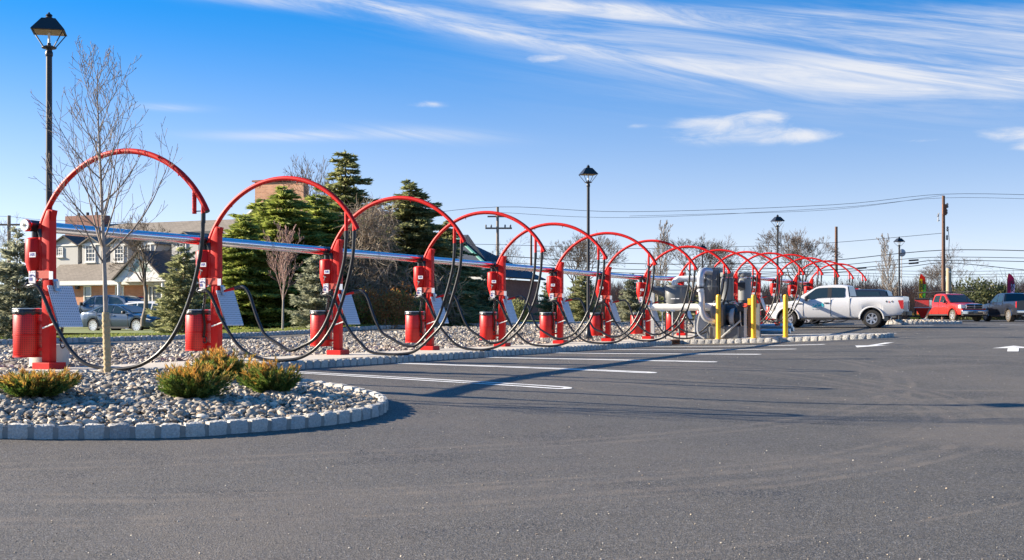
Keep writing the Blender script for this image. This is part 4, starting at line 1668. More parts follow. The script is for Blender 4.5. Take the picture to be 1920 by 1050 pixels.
sp1 = conifer(1, 3.1, 2.5, M['spruce'], 17, 14, .13, 1.25, .02, lift=.10)
sp2 = conifer(2, 3.1, 2.4, M['spruce_blue'], 18, 14, .12, 1.3, .02, lift=.10)
sp3 = conifer(3, 3.0, 2.2, M['spruce'], 16, 13, .13, 1.2, .03, lift=.10)
SPR = [(32, sp2, 'far left behind the nearest trash can'), (345, sp1, 'behind the second red post, hiding the house corner'),
       (593, sp2, 'greyest one, left of and behind the third red post'), (768, sp1, 'behind the fourth red post, at the foot of the big dark fir'),
       (920, sp3, 'behind the fifth red canister, beside the dark-roofed brick hall'), (1036, sp3, 'behind the sixth red canister'), (1092, sp1, 'just left of the seventh red post'),
       (1184, sp2, 'between the seventh and eighth posts'), (1262, sp1, 'behind the first grey separator tank'), (1322, sp3, 'hidden behind the tall grey tank'),
       (1372, sp2, 'behind the grey silencers'), (1418, sp1, 'seen between the machinery and the white pickup'), (1458, sp3, 'behind the white pickup bonnet'),
       (1512, sp2, 'just above the white pickup windscreen'), (1545, sp1, 'above the white pickup cab')]
for k, (xx, me, lab) in enumerate(SPR):
    v = -14.7
    u = u_on(xx, v)
    x, y = P2(u, v)
    s = [1.03, 1.0, 1.04, 1.0, 1.04, .98, 1.0, 1.0, .98, 1.0, 1.0, 1.0, .9, 1.05, .9][k]
    put_conifer('young_spruce', 'young ' + ('blue-grey' if me is sp2 else 'grey-green') + ' spruce ' + lab, me, x, y, verge_z(u, v) - .05, s, k * 1.3, 'young spruces along the grass verge')

# the taller evergreens round the brick chimney
firA = conifer(11, 7.0, 6.4, M['fir'], 28, 19, .165, 1.6, -.16, ragged=.24)
firB = conifer(12, 8.4, 5.4, M['fir_dark'], 29, 17, .165, 1.5, -.10, ragged=.28)
firC = conifer(13, 7.0, 6.8, M['fir_dark'], 26, 19, .17, 1.6, -.30, ragged=.26)
firD = conifer(14, 6.0, 5.4, M['fir'], 24, 19, .16, 1.6, -.14, ragged=.24)
for nm, lab, me, xx, Z, yt, yb, wf in [
        ('green_fir', 'soft rounded green fir behind and between the two nearest the brick chimney', firD, 495, 66, 378, 610, 1.5),
        ('green_fir', 'bright green bushy fir in front of the brick chimney', firA, 532, 60, 352, 612, 1.45),
        ('green_fir', 'lower green fir at the left foot of the brick gable, behind the second arch', firD, 458, 57, 408, 618, 1.35),
        ('green_fir', 'dense green fir filling the gap right of the bare vase-shaped tree', firD, 592, 63, 372, 608, 1.5),
        ('dark_fir', 'tallest dark fir with thin spiky top, between second and third arch', firB, 648, 68, 283, 604, 1.2),
        ('dark_fir', 'broad dark drooping fir behind the third and fourth arches', firC, 768, 62, 343, 606, 1.35),
        ('dark_fir', 'dark fir low to the right of the broad drooping one', firC, 836, 72, 418, 600, 1.3),
        ('dark_fir', 'shadowy fir behind the third red canister', firC, 690, 66, 395, 606, .8),
        ('green_fir', 'olive-green fir standing close behind the reddish vase-shaped tree', firA, 632, 64, 402, 606, 1.4),
        ('dark_fir', 'squat dark fir between the broad drooping fir and the vine tangle', firC, 728, 64, 432, 606, 1.0),
        ('dark_fir', 'dark fir beside the slate-roofed hall, behind the fourth arch tip', firC, 812, 66, 436, 604, .8)]:
    x = px(xx, Z)
    zb = pave(x, Z) + .05
    hh = pz(yt, Z) - zb
    H0 = {id(firA): 7.0, id(firB): 8.4, id(firC): 7.0, id(firD): 6.0}[id(me)]
    put_conifer(nm, lab, me, x, Z, zb, hh / H0 * 1.0, xx, 'tall evergreens beside the brick buildings', sxy=wf)

# tangled dry vines and brush between the firs
rr = random.Random(21)
b = MB()
for _ in range(2600):
    xx = rr.choice([rr.uniform(655, 735), rr.uniform(600, 860), rr.uniform(655, 735)])
    Z = rr.uniform(56.5, 60)
    x = px(xx, Z)
    lim = 390 if 650 < xx < 740 else 500
    y = rr.uniform(lim, 600)
    z = pz(y, Z)
    p = Vector((x, Z, z))
    d = Vector((rr.gauss(0, .7), rr.gauss(0, .4), rr.gauss(0, 1))).normalized()
    P_ = [p]
    for s in range(4):
        d = (d + Vector((rr.gauss(0, .35), rr.gauss(0, .3), rr.gauss(-.08, .3)))).normalized()
        P_.append(P_[-1] + d * .22)
    b.tube(P_, [.014, .012, .010, .008, .005], 3, caps=False)
tag(stuff(b.build('vine_tangle', M['vine'])), 'grey-brown tangle of dry vines hanging between the dark firs', 'vines')

# bare trees
def fork_tree(seed, H, r0, depth=7, spread=.42, ratio=.80, trunk=.20, minr=.010, three=.35, up=.10, lean=.10, split0=5):
    rr = random.Random(seed)
    segs = []
    L0 = H * .245

    def seg(p, d, L_, r0_, r1_, lev):
        P_, R_ = [p.copy()], [r0_]
        n = 3 if lev < 5 else 2
        for s in range(n):
            d = (d + Vector((rr.gauss(0, lean), rr.gauss(0, lean), up * .6 + rr.gauss(0, lean * .4)))).normalized()
            p = p + d * (L_ / n)
            P_.append(p.copy())
            R_.append(r0_ + (r1_ - r0_) * (s + 1) / n)
        segs.append((P_, R_, lev))
        return p, d

    def go(p, d, L_, r, lev):
        p2, d2 = seg(p, d, L_, r, max(r * .74, minr * .7), lev)
        if lev >= depth:
            return
        n = split0 if lev == 0 else (3 if rr.random() < three else 2)
        ph = rr.uniform(0, 6.283)
        for k in range(n):
            a = ph + 6.283 * k / n + rr.uniform(-.4, .4)
            sd = d2.cross(Vector((math.cos(a), math.sin(a), .2))).normalized()
            sp_ = spread * rr.uniform(.45, 1.3) * (1.25 if lev == 0 else 1)
            nd = (d2 * math.cos(sp_) + sd * math.sin(sp_)).normalized()
            go(p2, nd, L_ * ratio * rr.uniform(.72, 1.15) * (1.0 if lev else 1.1), max(r * (.60 if n < 4 else .48), minr), lev + 1)
    p, d = seg(Vector((0, 0, 0)), Vector((0, 0, 1)), H * trunk, r0 * 1.15, r0, 0)
    go(p, d, L0, r0, 0)
    return segs


vase = tree_meshes(branch_tree(31, 4.6, .06, 3, .50, nb=(22, 6, 4), ln=.62, up=.55, wig=.05, decay=.55, clear=.30, shape=lambda t: 1.05 - .75 * t, minr=.011), M['bark_pale'], M['twig_red'])
broadt = tree_meshes(fork_tree(32, 5.0, .13, 7, .48, .80, .20, .010, .50, .06, .10, 5), M['bark'], M['twig'])
round1 = tree_meshes(fork_tree(33, 9.0, .20, 8, .40, .80, .14, .0135, .52, .05, .07, 6), M['bark'], M['twig'])
round2 = tree_meshes(fork_tree(34, 9.0, .17, 8, .50, .80, .18, .0135, .48, .03, .12, 5), M['bark'], M['twig'])
thin1 = tree_meshes(branch_tree(35, 8.0, .09, 3, .62, nb=(34, 8, 5), ln=.36, up=.9, wig=.06, decay=.5, clear=.18, shape=lambda t: 1.15 - .85 * t, minr=.012), M['bark_pale'], M['bark'])


def put_bare(name, label, me, H0, xx, Z, yt, yb=None, rz=0, group=None, w=1.0, real=1.0):
    x = px(xx, Z)
    zb = pz(yb, Z) if yb else pave(x, Z) - .05
    H0 = max(max(v.co.z for v in m_.vertices) for m_ in me)
    s = (pz(yt, Z) - zb) / H0
    t = bare_tree(name, label, 'tree', me, (x, Z, zb), s, rz, group)
    t.scale = (s * w, s * w, s)
    return t


put_bare('bare_tree', 'reddish bare vase-shaped young tree in front of the green fir', vase, 4.5, 530, 50, 412, rz=.5)
put_bare('bare_tree', 'bare spreading tree with forked trunk in front of the dormer house', broadt, 5.0, 268, 60, 395, yb=612, rz=1.2, w=.95)
put_bare('bare_tree', 'bare tree at far left edge beside the distant utility pole', round2, 9.0, 12, 75, 395, rz=.3)
put_bare('bare_tree', 'thin bare tree sticking up left of the tallest dark fir', broadt, 5.0, 610, 70, 285, rz=2.2, w=.6)
G_ = 'bare winter trees along the far side of the lot'
for lab, me, xx, Z, yt, rz, w in [
        ('scraggly bare tree left of the middle street lamp, below the fourth arch', round2, 965, 95, 432, 0, .95),
        ('wide bare tree directly behind the middle street lamp', round1, 1072, 92, 430, 1.0, 1.1),
        ('narrow wispy bare tree above the eighth arch', thin1, 1232, 100, 412, 2.0, .9),
        ('bare tree behind the smallest street lamp', round1, 1290, 98, 428, 3.0, 1.05),
        ('full round-headed bare tree left of the dark plain pole', round1, 1514, 95, 415, 4.0, 1.05),
        ('thin pale bare tree left of the right-hand street lamp', thin1, 1671, 82, 436, 5.0, .9),
        ('spreading bare tree behind the big utility pole', round2, 1796, 115, 452, .7, 1.25)]:
    put_bare('bare_tree', lab, me, 9.0 if me in (round1, round2) else 8.0, xx, Z, yt, rz=rz, group=G_, w=w)

# brown winter brush that closes the view, one far-off mass
rr = random.Random(8)
b = MB()
for _ in range(20000):
    xx = rr.uniform(-60, 1990) if rr.random() < .3 else rr.uniform(1040, 1990)
    Z = rr.uniform(116, 150)
    dens = .45 + .55 * mnoise.noise(Vector((xx * .02, 0, 3)))
    base_top = 536 if 1080 < xx < 1560 else (532 if xx >= 1560 else 560)
    top = base_top + 22 * mnoise.noise(Vector((xx * .017, 5, 1))) + 10 * mnoise.noise(Vector((xx * .07, 9, 1)))
    h_ = pz(top, 130) - (CAMZ - .5)
    h_ *= rr.uniform(.45, 1.12)
    x = px(xx, Z)
    p = Vector((x, Z, CAMZ - .6))
    d = Vector((rr.gauss(0, .22), rr.gauss(0, .22), 1)).normalized()
    q_ = p + d * h_
    w_ = .045
    m2 = p.lerp(q_, .5) + Vector((rr.gauss(0, .12), 0, 0))
    b.add([p - Vector((w_, 0, 0)), p + Vector((w_, 0, 0)), m2 + Vector((w_ * .7, .02, 0)), q_, m2 - Vector((w_ * .7, .02, 0))], [(0, 1, 2, 4), (4, 2, 3)])
    for s in range(4):
        f = rr.uniform(.3, .95)
        q0 = p.lerp(q_, f)
        dd = (d + Vector((rr.gauss(0, .7), rr.gauss(0, .5), .2))).normalized()
        q1 = q0 + dd * rr.uniform(.5, 1.3)
        b.add([q0 - Vector((.022, 0, 0)), q0 + Vector((.022, 0, 0)), q1], [(0, 1, 2)])
tag(stuff(b.build('winter_brush', M['brush'])), 'far-off band of brown leafless brush along the horizon', 'brush')
# a low solid bank of earth and undergrowth behind it
b = MB()
for i in range(81):
    xx = -300 + i * 32
    for Z, h_ in ((148, -.2), (156, 2.0 + .8 * mnoise.noise(Vector((i * .31, 0, 0)))), (175, 2.6), (190, 0)):
        x = px(xx, Z)
        b.v.append((x, Z, CAMZ - .9 + h_))
    if i:
        for c in range(3):
            k = i * 4 + c
            b.f.append((k - 4, k, k + 1, k - 3))
            b.mi.append(0)
struct(b.build('wooded_bank', mat('undergrowth', (0.20, 0.15, 0.115), 0.95, var=.35, vscale=.6, bump=.3, bscale=1.5), smooth=180))

# olive evergreens in the distance
def leaf_mound(seed, w, h, mleaf, n=2600, card=.22):
    rr = random.Random(seed)
    b = MB()
    lobes = [(rr.uniform(-.33, .33) * w, rr.uniform(-.2, .2) * w, rr.uniform(.3, .7) * h, rr.uniform(.18, .34) * w) for _ in range(8)]
    for _ in range(n):
        cx_, cy_, cz_, r_ = rr.choice(lobes)
        d = Vector((rr.gauss(0, 1), rr.gauss(0, 1), rr.gauss(0, 1))).normalized()
        p = Vector((cx_, cy_, cz_)) + Vector((d.x * r_, d.y * r_, d.z * r_ * h / w * 1.3)) * rr.uniform(.6, 1.08)
        p.z = max(p.z, .05)
        dd = (d + Vector((rr.gauss(0, .5), rr.gauss(0, .5), rr.gauss(.2, .5)))).normalized()
        wv = dd.cross(Vector((rr.gauss(0, 1), rr.gauss(0, 1), rr.gauss(0, 1)))).normalized() * card * .3
        b.add([p, p + dd * card * .5 + wv, p + dd * card, p + dd * card * .5 - wv], [(0, 1, 2, 3)])
    return b.mesh('foliage', mleaf)


om = leaf_mound(5, 7, 4, M['broad'], 5200, .3)
om2 = leaf_mound(6, 3, 2, M['broad'], 2200, .16)
for lab, me, xx, Z, s, sx in [('olive-green evergreen shrubs behind the red pickup bonnet', om, 1845, 112, .85, 1.15), ('dark evergreen shrub peeping over the red pickup cab', om, 1805, 118, .7, 1.0),
                              ('round evergreen behind the white pickup windscreen', om2, 1512, 78, 1.0, 1.0), ('low evergreen shrub between the lamp and the ninth arch', om, 1250, 112, .75, 1.0)]:
    t = thing('evergreen_shrub', lab, 'shrub', (px(xx, Z), Z, pave(px(xx, Z), Z) - .2), 0)
    t.scale = (s * sx, s, s)
    link('foliage', me, t)
    MB().tube([(0, 0, 0), (0, 0, 1.2)], [.12, .06], 6).build('stem', M['bark'], t)
om3 = leaf_mound(8, 1.5, 1.0, M['broad'], 1500, .09)
om4 = leaf_mound(9, 1.5, 1.3, M['fir_dark'], 1500, .12)
om5 = leaf_mound(10, 2.6, 2.2, M['autumn'], 2600, .11)
om6 = leaf_mound(12, 2.8, 2.4, M['fir'], 3000, .12)
for lab, me, xx, Z, s in [('rusty orange-leaved shrub under the vine tangle, behind the third mat board', om5, 722, 56, .9), ('sparse orange-brown shrub at the foot of the green firs', om5, 668, 57, .75),
                          ('yellow-green rounded shrub below the vine tangle', om6, 752, 57, .8), ('yellow-green rounded shrub behind the third red post', om6, 648, 56, .75),
                          ('low evergreen shrub beside the dark-roofed brick hall', om4, 868, 80, 1.2), ('small clipped shrub left of the fourth spruce', om4, 700, 59, 1.0),
                          ('yellow-green shrub behind the fourth arch post', om3, 815, 62, 1.1), ('shrub at the foot of the distant bare trees', om4, 975, 88, 1.3)]:
    t = thing('evergreen_shrub', lab, 'shrub', (px(xx, Z), Z, pave(px(xx, Z), Z) - .05), 0)
    t.scale = (s, s, s)
    link('foliage', me, t)
    MB().tube([(0, 0, 0), (0, 0, .5)], [.04, .02], 6).build('stem', M['bark'], t)
# ================================================================== buildings
def frame_at(xx, Z, z0):
    """origin of a facade that runs along PV (to the right and nearer)"""
    return Vector((px(xx, Z), Z, z0))


class Facade:
    def __init__(self, x_ref, Z):
        self.o = Vector((px(x_ref, Z), Z))

    def t(self, xx, back=0.0):
        k = (xx - 960) / 2400
        q_ = self.o + DV * back
        return (k * q_.y - q_.x) / (PV.x - k * PV.y)

    def z(self, xx, yy, back=0.0):
        q_ = self.o + DV * back + PV * self.t(xx, back)
        return pz(yy, q_.y)

    def tz(self, xx, yy, back=0.0):
        return self.t(xx, back), self.z(xx, yy, back)


def window(parent, F, x0, x1, y0, y1, back=0.0, cols=2, rows=4, frame=M['trim'], pane=M['pane'], sill=True, proud=.0):
    t0, t1 = F.t(x0, back), F.t(x1, back)
    z1, z0 = F.z((x0 + x1) / 2, y0, back), F.z((x0 + x1) / 2, y1, back)
    y = back - .03 - proud
    fw = .07
    b = MB()
    b.box(((t0 + t1) / 2, y, z1 - fw / 2), (t1 - t0, .07, fw))
    b.box(((t0 + t1) / 2, y, z0 + fw / 2), (t1 - t0, .07, fw))
    for s in (t0 + fw / 2, t1 - fw / 2):
        b.box((s, y, (z0 + z1) / 2), (fw, .07, z1 - z0 - 2 * fw))
    for k in range(1, cols):
        b.box((t0 + (t1 - t0) * k / cols, y + .008, (z0 + z1) / 2), (.03, .04, z1 - z0 - 2 * fw))
    for k in range(1, rows):
        w_ = .055 if k == rows // 2 else .03
        b.box(((t0 + t1) / 2, y + .006, z0 + (z1 - z0) * k / rows), (t1 - t0 - 2 * fw, .04, w_))
    f = b.build('window', frame, parent)
    MB().box(((t0 + t1) / 2, y + .025, (z0 + z1) / 2), (t1 - t0 - .02, .012, z1 - z0 - .02)).build('pane', pane, f)
    if sill:
        MB().box(((t0 + t1) / 2, y - .03, z0 - .04), (t1 - t0 + .12, .14, .07)).build('sill', frame, f)
    return f


def roof_quad(b, pts4, th=.10, mi=0):
    p = [Vector(q_) for q_ in pts4]
    n_ = (p[1] - p[0]).cross(p[2] - p[0]).normalized()
    if n_.z < 0:
        n_ = -n_
    k = len(p)
    b.add(p + [q_ - n_ * th for q_ in p], [tuple(range(k)), tuple(reversed(range(k, 2 * k)))] + [(i, k + i, k + (i + 1) % k, (i + 1) % k) for i in range(k)], mi)


# ---- brick house with dormers
F = Facade(250, 80)
H = thing('dormer_house', 'long brick house with grey shingled roof and white dormers at far left', 'house', (F.o.x, F.o.y, 0), ROT)
tl, tr = F.t(96), F.t(452)
gz = F.z(250, 612)
ez = F.z(250, 526)
rz_ = F.z(260, 418, 5.5)
MB().box(((tl + tr) / 2, 5.5, (gz - .6 + ez) / 2), (tr - tl, 11, ez - gz + .6)).build('wall', M['brick'], H)
b = MB()
roof_quad(b, [(tl - .4, -.5, ez), (tr + .4, -.5, ez), (tr + .4, 5.5, rz_), (tl - .4, 5.5, rz_)])
roof_quad(b, [(tl - .4, 11.5, ez), (tr + .4, 11.5, ez), (tr + .4, 5.52, rz_), (tl - .4, 5.52, rz_)])
rf = b.build('roof', M['shingle'], H, fix=True)
b = MB()
for t_ in (tl, tr):
    b.add([(t_, 0, ez - .02), (t_, 11, ez - .02), (t_, 5.5, rz_ - .12)], [(0, 1, 2)])
b.build('gable_wall', M['siding'], H)
MB().box(((tl + tr) / 2, -.46, ez - .12), (tr - tl + .8, .10, .26)).box(((tl + tr) / 2, -.22, ez - .27), (tr - tl + .8, .5, .04)).build('fascia', M['trim'], H)
# chimneys
t0, t1 = F.t(131, 5.5), F.t(198, 5.5)
MB().box(((t0 + t1) / 2, 5.5, F.z(165, 405, 5.5) - .9), (t1 - t0, .9, 1.8)).build('chimney', M['brick3'], rf)
b = MB()
for k in range(3):
    tt = t0 + (t1 - t0) * (.25 + .25 * k)
    b.lathe([(.11, 0), (.11, .25)], (tt, 5.5, F.z(165, 405, 5.5)), 10)
b.build('flue', M['cap_dark'], rf)
t0, t1 = F.t(353, 3.2), F.t(398, 3.2)
MB().box(((t0 + t1) / 2, 4.6, F.z(375, 433, 3.2) - .6), (t1 - t0, 2.4, 1.2)).build('roof_well', M['cap_dark'], rf)
# dormers: wall, roof, window
bk = 1.2
for (xa, xb, ytop, ybot, yapex, wa, wb, wy0, wy1) in [
        (98, 146, 459, 486, 441, 106, 119, 464, 481), (154, 190, 457, 494, 443, 161, 180, 459, 491),
        (207, 240, 458, 494, 443, 215, 233, 460, 491), (258, 292, 456, 492, 441, 266, 284, 458, 487), (322, 372, 452, 496, 434, 332, 350, 455, 484)]:
    d0, d1 = F.t(xa, bk), F.t(xb, bk)
    zt, zb_, za = F.z((xa + xb) / 2, ytop, bk), F.z((xa + xb) / 2, ybot, bk), F.z((xa + xb) / 2, yapex, bk)
    dm = MB().box(((d0 + d1) / 2, bk + 1.6, (zt + zb_ - .5) / 2), (d1 - d0, 3.2, zt - zb_ + .5))
    dm.add([(d0, bk, zt), (d1, bk, zt), ((d0 + d1) / 2, bk, za - .05)], [(0, 1, 2)])
    dm = dm.build('dormer', M['siding'], H)
    b = MB()
    mid_t = (d0 + d1) / 2
    roof_quad(b, [(d0 - .15, bk - .2, zt - .05), (mid_t, bk - .2, za), (mid_t, bk + 3.6, za), (d0 - .15, bk + 3.6, zt - .05)], .07)
    roof_quad(b, [(d1 + .15, bk - .2, zt - .05), (mid_t, bk - .2, za + .003), (mid_t, bk + 3.6, za + .003), (d1 + .15, bk + 3.6, zt - .05)], .07)
    b.build('dormer_roof', M['shingle_d'] if xa < 100 else M['shingle'], dm, fix=True)
    window(H, F, wa, wb, wy0, wy1, bk, 3, 4)
    MB().box(((d0 + d1) / 2, bk - .04, zt - .03), (d1 - d0 + .2, .06, .10)).build('dormer_trim', M['trim'], dm)
# entrance gable
pb = -1.3
ga, gc = F.tz(262, 470, pb)
g0, gz0 = F.tz(217, 521, pb)
g1, _ = F.tz(307, 521, pb)
b = MB()
roof_quad(b, [(g0 - .2, pb - .2, gz0 - .1), (ga, pb - .2, gc + .05), (ga, 4.5, gc + .05), (g0 - .2, 4.5, gz0 - .1)], .09)
roof_quad(b, [(g1 + .2, pb - .2, gz0 - .1), (ga, pb - .2, gc + .053), (ga, 4.5, gc + .053), (g1 + .2, 4.5, gz0 - .1)], .09)
pr = b.build('porch_roof', M['shingle_d'], H, fix=True)
b = MB().prism([(g0, gz0), (g1, gz0), (ga, gc - .05)], pb, pb + .15, lambda a, c, d: (a, d, c))
b.build('pediment', M['trim'], H)
iz = gz0 + .35
f_ = .42
b = MB().prism([(ga - (ga - g0) * (1 - f_) * .85, iz), (ga + (g1 - ga) * (1 - f_) * .85, iz), (ga, iz + (gc - gz0) * .52)], pb - .012, pb - .002, lambda a, c, d: (a, d, c))
b.build('gable_panel', M['green_pane'], H)
MB().box(((g0 + g1) / 2, pb + .1, gz0 - .12), (g1 - g0 + .3, .3, .26)).build('porch_beam', M['trim'], H)
b = MB()
for tt in (g0 + .15, g1 - .15):
    b = MB().lathe([(.13, gz - .5), (.13, gz0 - .25)], (tt, pb + .15, 0), 12).build('porch_column', M['trim'], H, smooth=40)
# ground floor windows, door
for xa, xb in ((158, 172), (217, 233)):
    window(H, F, xa, xb, 536, 575, 0, 1, 2, pane=M['pane2'])
dt0, dt1, dzt = F.t(279), F.t(311), F.z(295, 536)
fr = MB()
fr.box(((dt0 + dt1) / 2, -.03, dzt), (dt1 - dt0, .1, .1))
for s in (dt0 + .04, dt1 - .04, dt0 + (dt1 - dt0) * .25, dt0 + (dt1 - dt0) * .72):
    fr.box((s, -.03, (gz + dzt) / 2), (.08, .1, dzt - gz))
dr = fr.build('door_frame', M['trim'], H)
MB().box(((dt0 + dt1) / 2, -.005, (gz + dzt) / 2), (dt1 - dt0 - .1, .02, dzt - gz - .1)).build('pane', M['pane'], dr)
b = MB()
for k in range(1, 4):
    b.box(((dt0 + dt1) / 2, -.025, gz + (dzt - gz) * k / 4), (dt1 - dt0 - .1, .03, .03))
b.build('glazing_bars', M['trim'], dr)
for xa, ya in ((148, 536), (309, 546), (339, 505)):
    tt, zz_ = F.tz(xa, ya)
    MB().box((tt, -.15, zz_), (.2, .2, .42)).add([(tt - .14, -.29, zz_ + .21), (tt + .14, -.29, zz_ + .21), (tt + .14, -.01, zz_ + .21), (tt - .14, -.01, zz_ + .21), (tt, -.15, zz_ + .38)],
                                            [(0, 1, 4), (1, 2, 4), (2, 3, 4), (3, 0, 4)]).build('coach_lantern', M['cap_dark'], H)

# red newspaper box in front of it
Z = 76
t = thing('newspaper_box', 'red and white newspaper box beside the bare tree outside the brick house', 'newspaper box', (px(267, Z), Z, pz(588, Z)), ROT + .3)
MB().box((0, 0, .62), (.42, .40, .80)).build('cabinet', M['red_flat'], t, bevel=.02)
MB().box((-.02, -.215, .72), (.34, .02, .42)).build('display_window', M['panelw'], t)
MB().box((0, 0, .10), (.12, .12, .24)).build('pedestal', M['white'], t)

# ---- brick gable and chimney
F = Facade(520, 74)
H = thing('brick_hall', 'large tan brick gable with a broad chimney rising behind the green firs', 'building', (F.o.x, F.o.y, 0), ROT)
pl = [(404, 640), (404, 462), (424, 441), (478, 392), (478, 342), (569, 340), (569, 368), (600, 392), (700, 470), (700, 640)]
poly = []
for a, c in pl:
    tt, zz_ = F.tz(a, c)
    poly.append((tt, zz_ if c < 600 else CAMZ - 1.2))
MB().prism(poly, 0, .5, lambda a, c, d: (a, d, c)).build('gable_wall', M['brick2'], H, fix=True)
tt0, zz0 = F.tz(477, 341)
tt1, zz1 = F.tz(570, 339)
MB().box(((tt0 + tt1) / 2, .25, zz0 + .03), (tt1 - tt0 + .2, .75, .10)).build('chimney_cap', M['brick3'], H)
# white rake trim
a0, b0 = F.tz(402, 464)
a1, b1 = F.tz(478, 391)
MB().add([(a0, -.05, b0), (a1, -.05, b1), (a1, -.05, b1 + .14), (a0, -.05, b0 + .14), (a0, .6, b0), (a1, .6, b1), (a1, .6, b1 + .14), (a0, .6, b0 + .14)],
         [(0, 1, 2, 3), (7, 6, 5, 4), (3, 2, 6, 7), (0, 4, 5, 1), (0, 3, 7, 4), (1, 5, 6, 2)]).build('rake_trim', M['trim'], H)
rr0 = F.tz(569, 366)
rr1 = F.tz(745, 392)
b = MB()
roof_quad(b, [(rr0[0], 4, rr0[1] - .1), (rr1[0], 4, rr0[1] - 1.3), (rr1[0], -.3, rr0[1] - 3.6), (rr0[0] + 2, -.3, rr0[1] - 3.2), (rr0[0], .6, rr0[1] - 1.2)], .12)
b.build('roof', M['shingle_d'], H, fix=True)
a0 = F.t(700)
a1 = F.t(772)
MB().box(((a0 + a1) / 2, 3.2, CAMZ + 1.0), (a1 - a0, 6, 4.6)).build('wall', M['brick2'], H)
for xa, xb in ((612, 628), (655, 671)):
    window(H, F, xa, xb, 525, 570, 0, 2, 4, proud=.02)

# ---- low brick hall with dark slate roof and green trim
F = Facade(870, 92)
H = thing('slate_roof_hall', 'low red brick hall with dark slate roof and green trim behind the fourth arch', 'building', (F.o.x, F.o.y, 0), ROT)
tl, tr = F.t(786), F.t(925)
ez = F.z(870, 523)
MB().box(((tl + tr) / 2, 4, (ez + CAMZ - 1.4) / 2), (tr - tl, 8, ez - CAMZ + 1.4)).build('wall', M['brick3'], H)
MB().box(((tl + tr) / 2, -.35, ez), (tr - tl + .9, .16, .36)).box(((tl + tr) / 2, -.14, ez - .2), (tr - tl + .9, .5, .05)).build('fascia', M['trim'], H)
ap = F.tz(842, 446, 4)
b = MB()
roof_quad(b, [(tl - .5, -.45, ez + .16), (tr + .5, -.45, ez + .16), (ap[0] + .35, 4, ap[1] + .2), (tl + 2.0, 4, ap[1] + .2)], .1)
roof_quad(b, [(tr + .5, -.45, ez + .16), (tr + .5, 8.4, ez + .16), (ap[0] + .35, 4.0, ap[1] + .2)], .1)
rf = b.build('roof', M['navy_roof'], H, fix=True)
MB().tube([(tr + .5, -.46, ez + .26), (ap[0] + .35, 4.0, ap[1] + .30)], .11, 6).build('green_hip_trim', M['green_roof'], rf)
for xa, xb in ((806, 814), (833, 841), (873, 883)):
    window(H, F, xa, xb, 532, 565, 0, 2, 4)

# a far pale shed roof behind everything on the right: none is seen; distant poles carry the cables
# ================================================================== utility poles and cables
def pole(name, label, xx, Z, yt, r0, r1, m_, bottom=None):
    x = px(xx, Z)
    zb = CAMZ - .9 if bottom is None else bottom
    t = thing(name, label, 'utility pole', (x, Z, zb), 0)
    h = pz(yt, Z) - zb
    MB().lathe([(r0, 0), (r1, h)], n=12).build('shaft', m_, t, smooth=40)
    return t, h


t, h = pole('utility_pole', 'tall brown wooden utility pole at right, behind the red pickup', 1769, 104, 367, .18, .12, M['wood_pole'])
s_ = 104 / 2400
b = MB().box((0.02, -.2, h - 1.15), (.30, .14, .9))
b.build('insulator_bracket', M['rust'], t)
b = MB()
for dz_, dx_ in ((.0, .28), (.5, .22), (1.9, .30), (2.6, .26)):
    b.lathe([(.07, 0), (.10, .12), (.07, .24), (.10, .30), (.05, .40)], (dx_, -.1, h - 1.0 - dz_), 8)
b.build('insulator', M['tank2'], t)
MB().tube([(.35, -.15, h - 2.9), (.42, -.15, h - 3.6), (.38, -.15, h - 4.6), (.62, -.15, h - 5.4), (.36, -.15, h - 5.7)], .025, 5).build('jumper_cable', M['wire'], t)
MB().tube([(-.55, -.1, h - 1.7), (-.42, -.1, h - 1.4), (-.5, -.1, h - 2.1), (-.35, -.1, h - 2.0)], .05, 5).build('cutout_switch', M['tank3'], t)
MB().tube([(.44, -.1, 0), (.44, -.1, h - 5.8)], .085, 8).build('riser_conduit', M['tank3'], t, smooth=40)
t, h = pole('pole_stub', 'short pale wooden pole stub right of the tall brown utility pole', 1779, 102, 503, .24, .20, M['wood_pale'])
t['category'] = 'pole'
MB().box((0, 0, h - .3), (.2, .42, .1)).build('band', M['steel'], t)
t, h = pole('utility_pole', 'plain dark utility pole right of the round-headed bare tree', 1568, 110, 425, .16, .12, M['wood_pole'])
t, h = pole('utility_pole', 'distant utility pole with two short cross arms above the fourth arch', 933, 120, 388, .17, .12, M['bark'])
MB().box((0, 0, h - .9), (1.9, .12, .14)).box((0.1, 0, h - 2.0), (2.5, .12, .16)).build('cross_arm', M['bark'], t)
b = MB()
for dx_ in (-1.1, -.6, .7, 1.2):
    b.lathe([(.07, 0), (.09, .15), (.05, .28)], (dx_, 0, h - 1.93), 8)
b.build('insulator', M['tank2'], t)
t, h = pole('utility_pole', 'thin far utility pole among the bare trees right of the fifth arch tip', 996, 128, 437, .15, .10, M['wood_pole'])
t, h = pole('utility_pole', 'distant utility pole with one cross arm at the far left edge', 17, 86, 404, .15, .11, M['bark'])
MB().box((0, 0, h - .62), (2.4, .12, .12)).build('cross_arm', M['bark'], t)

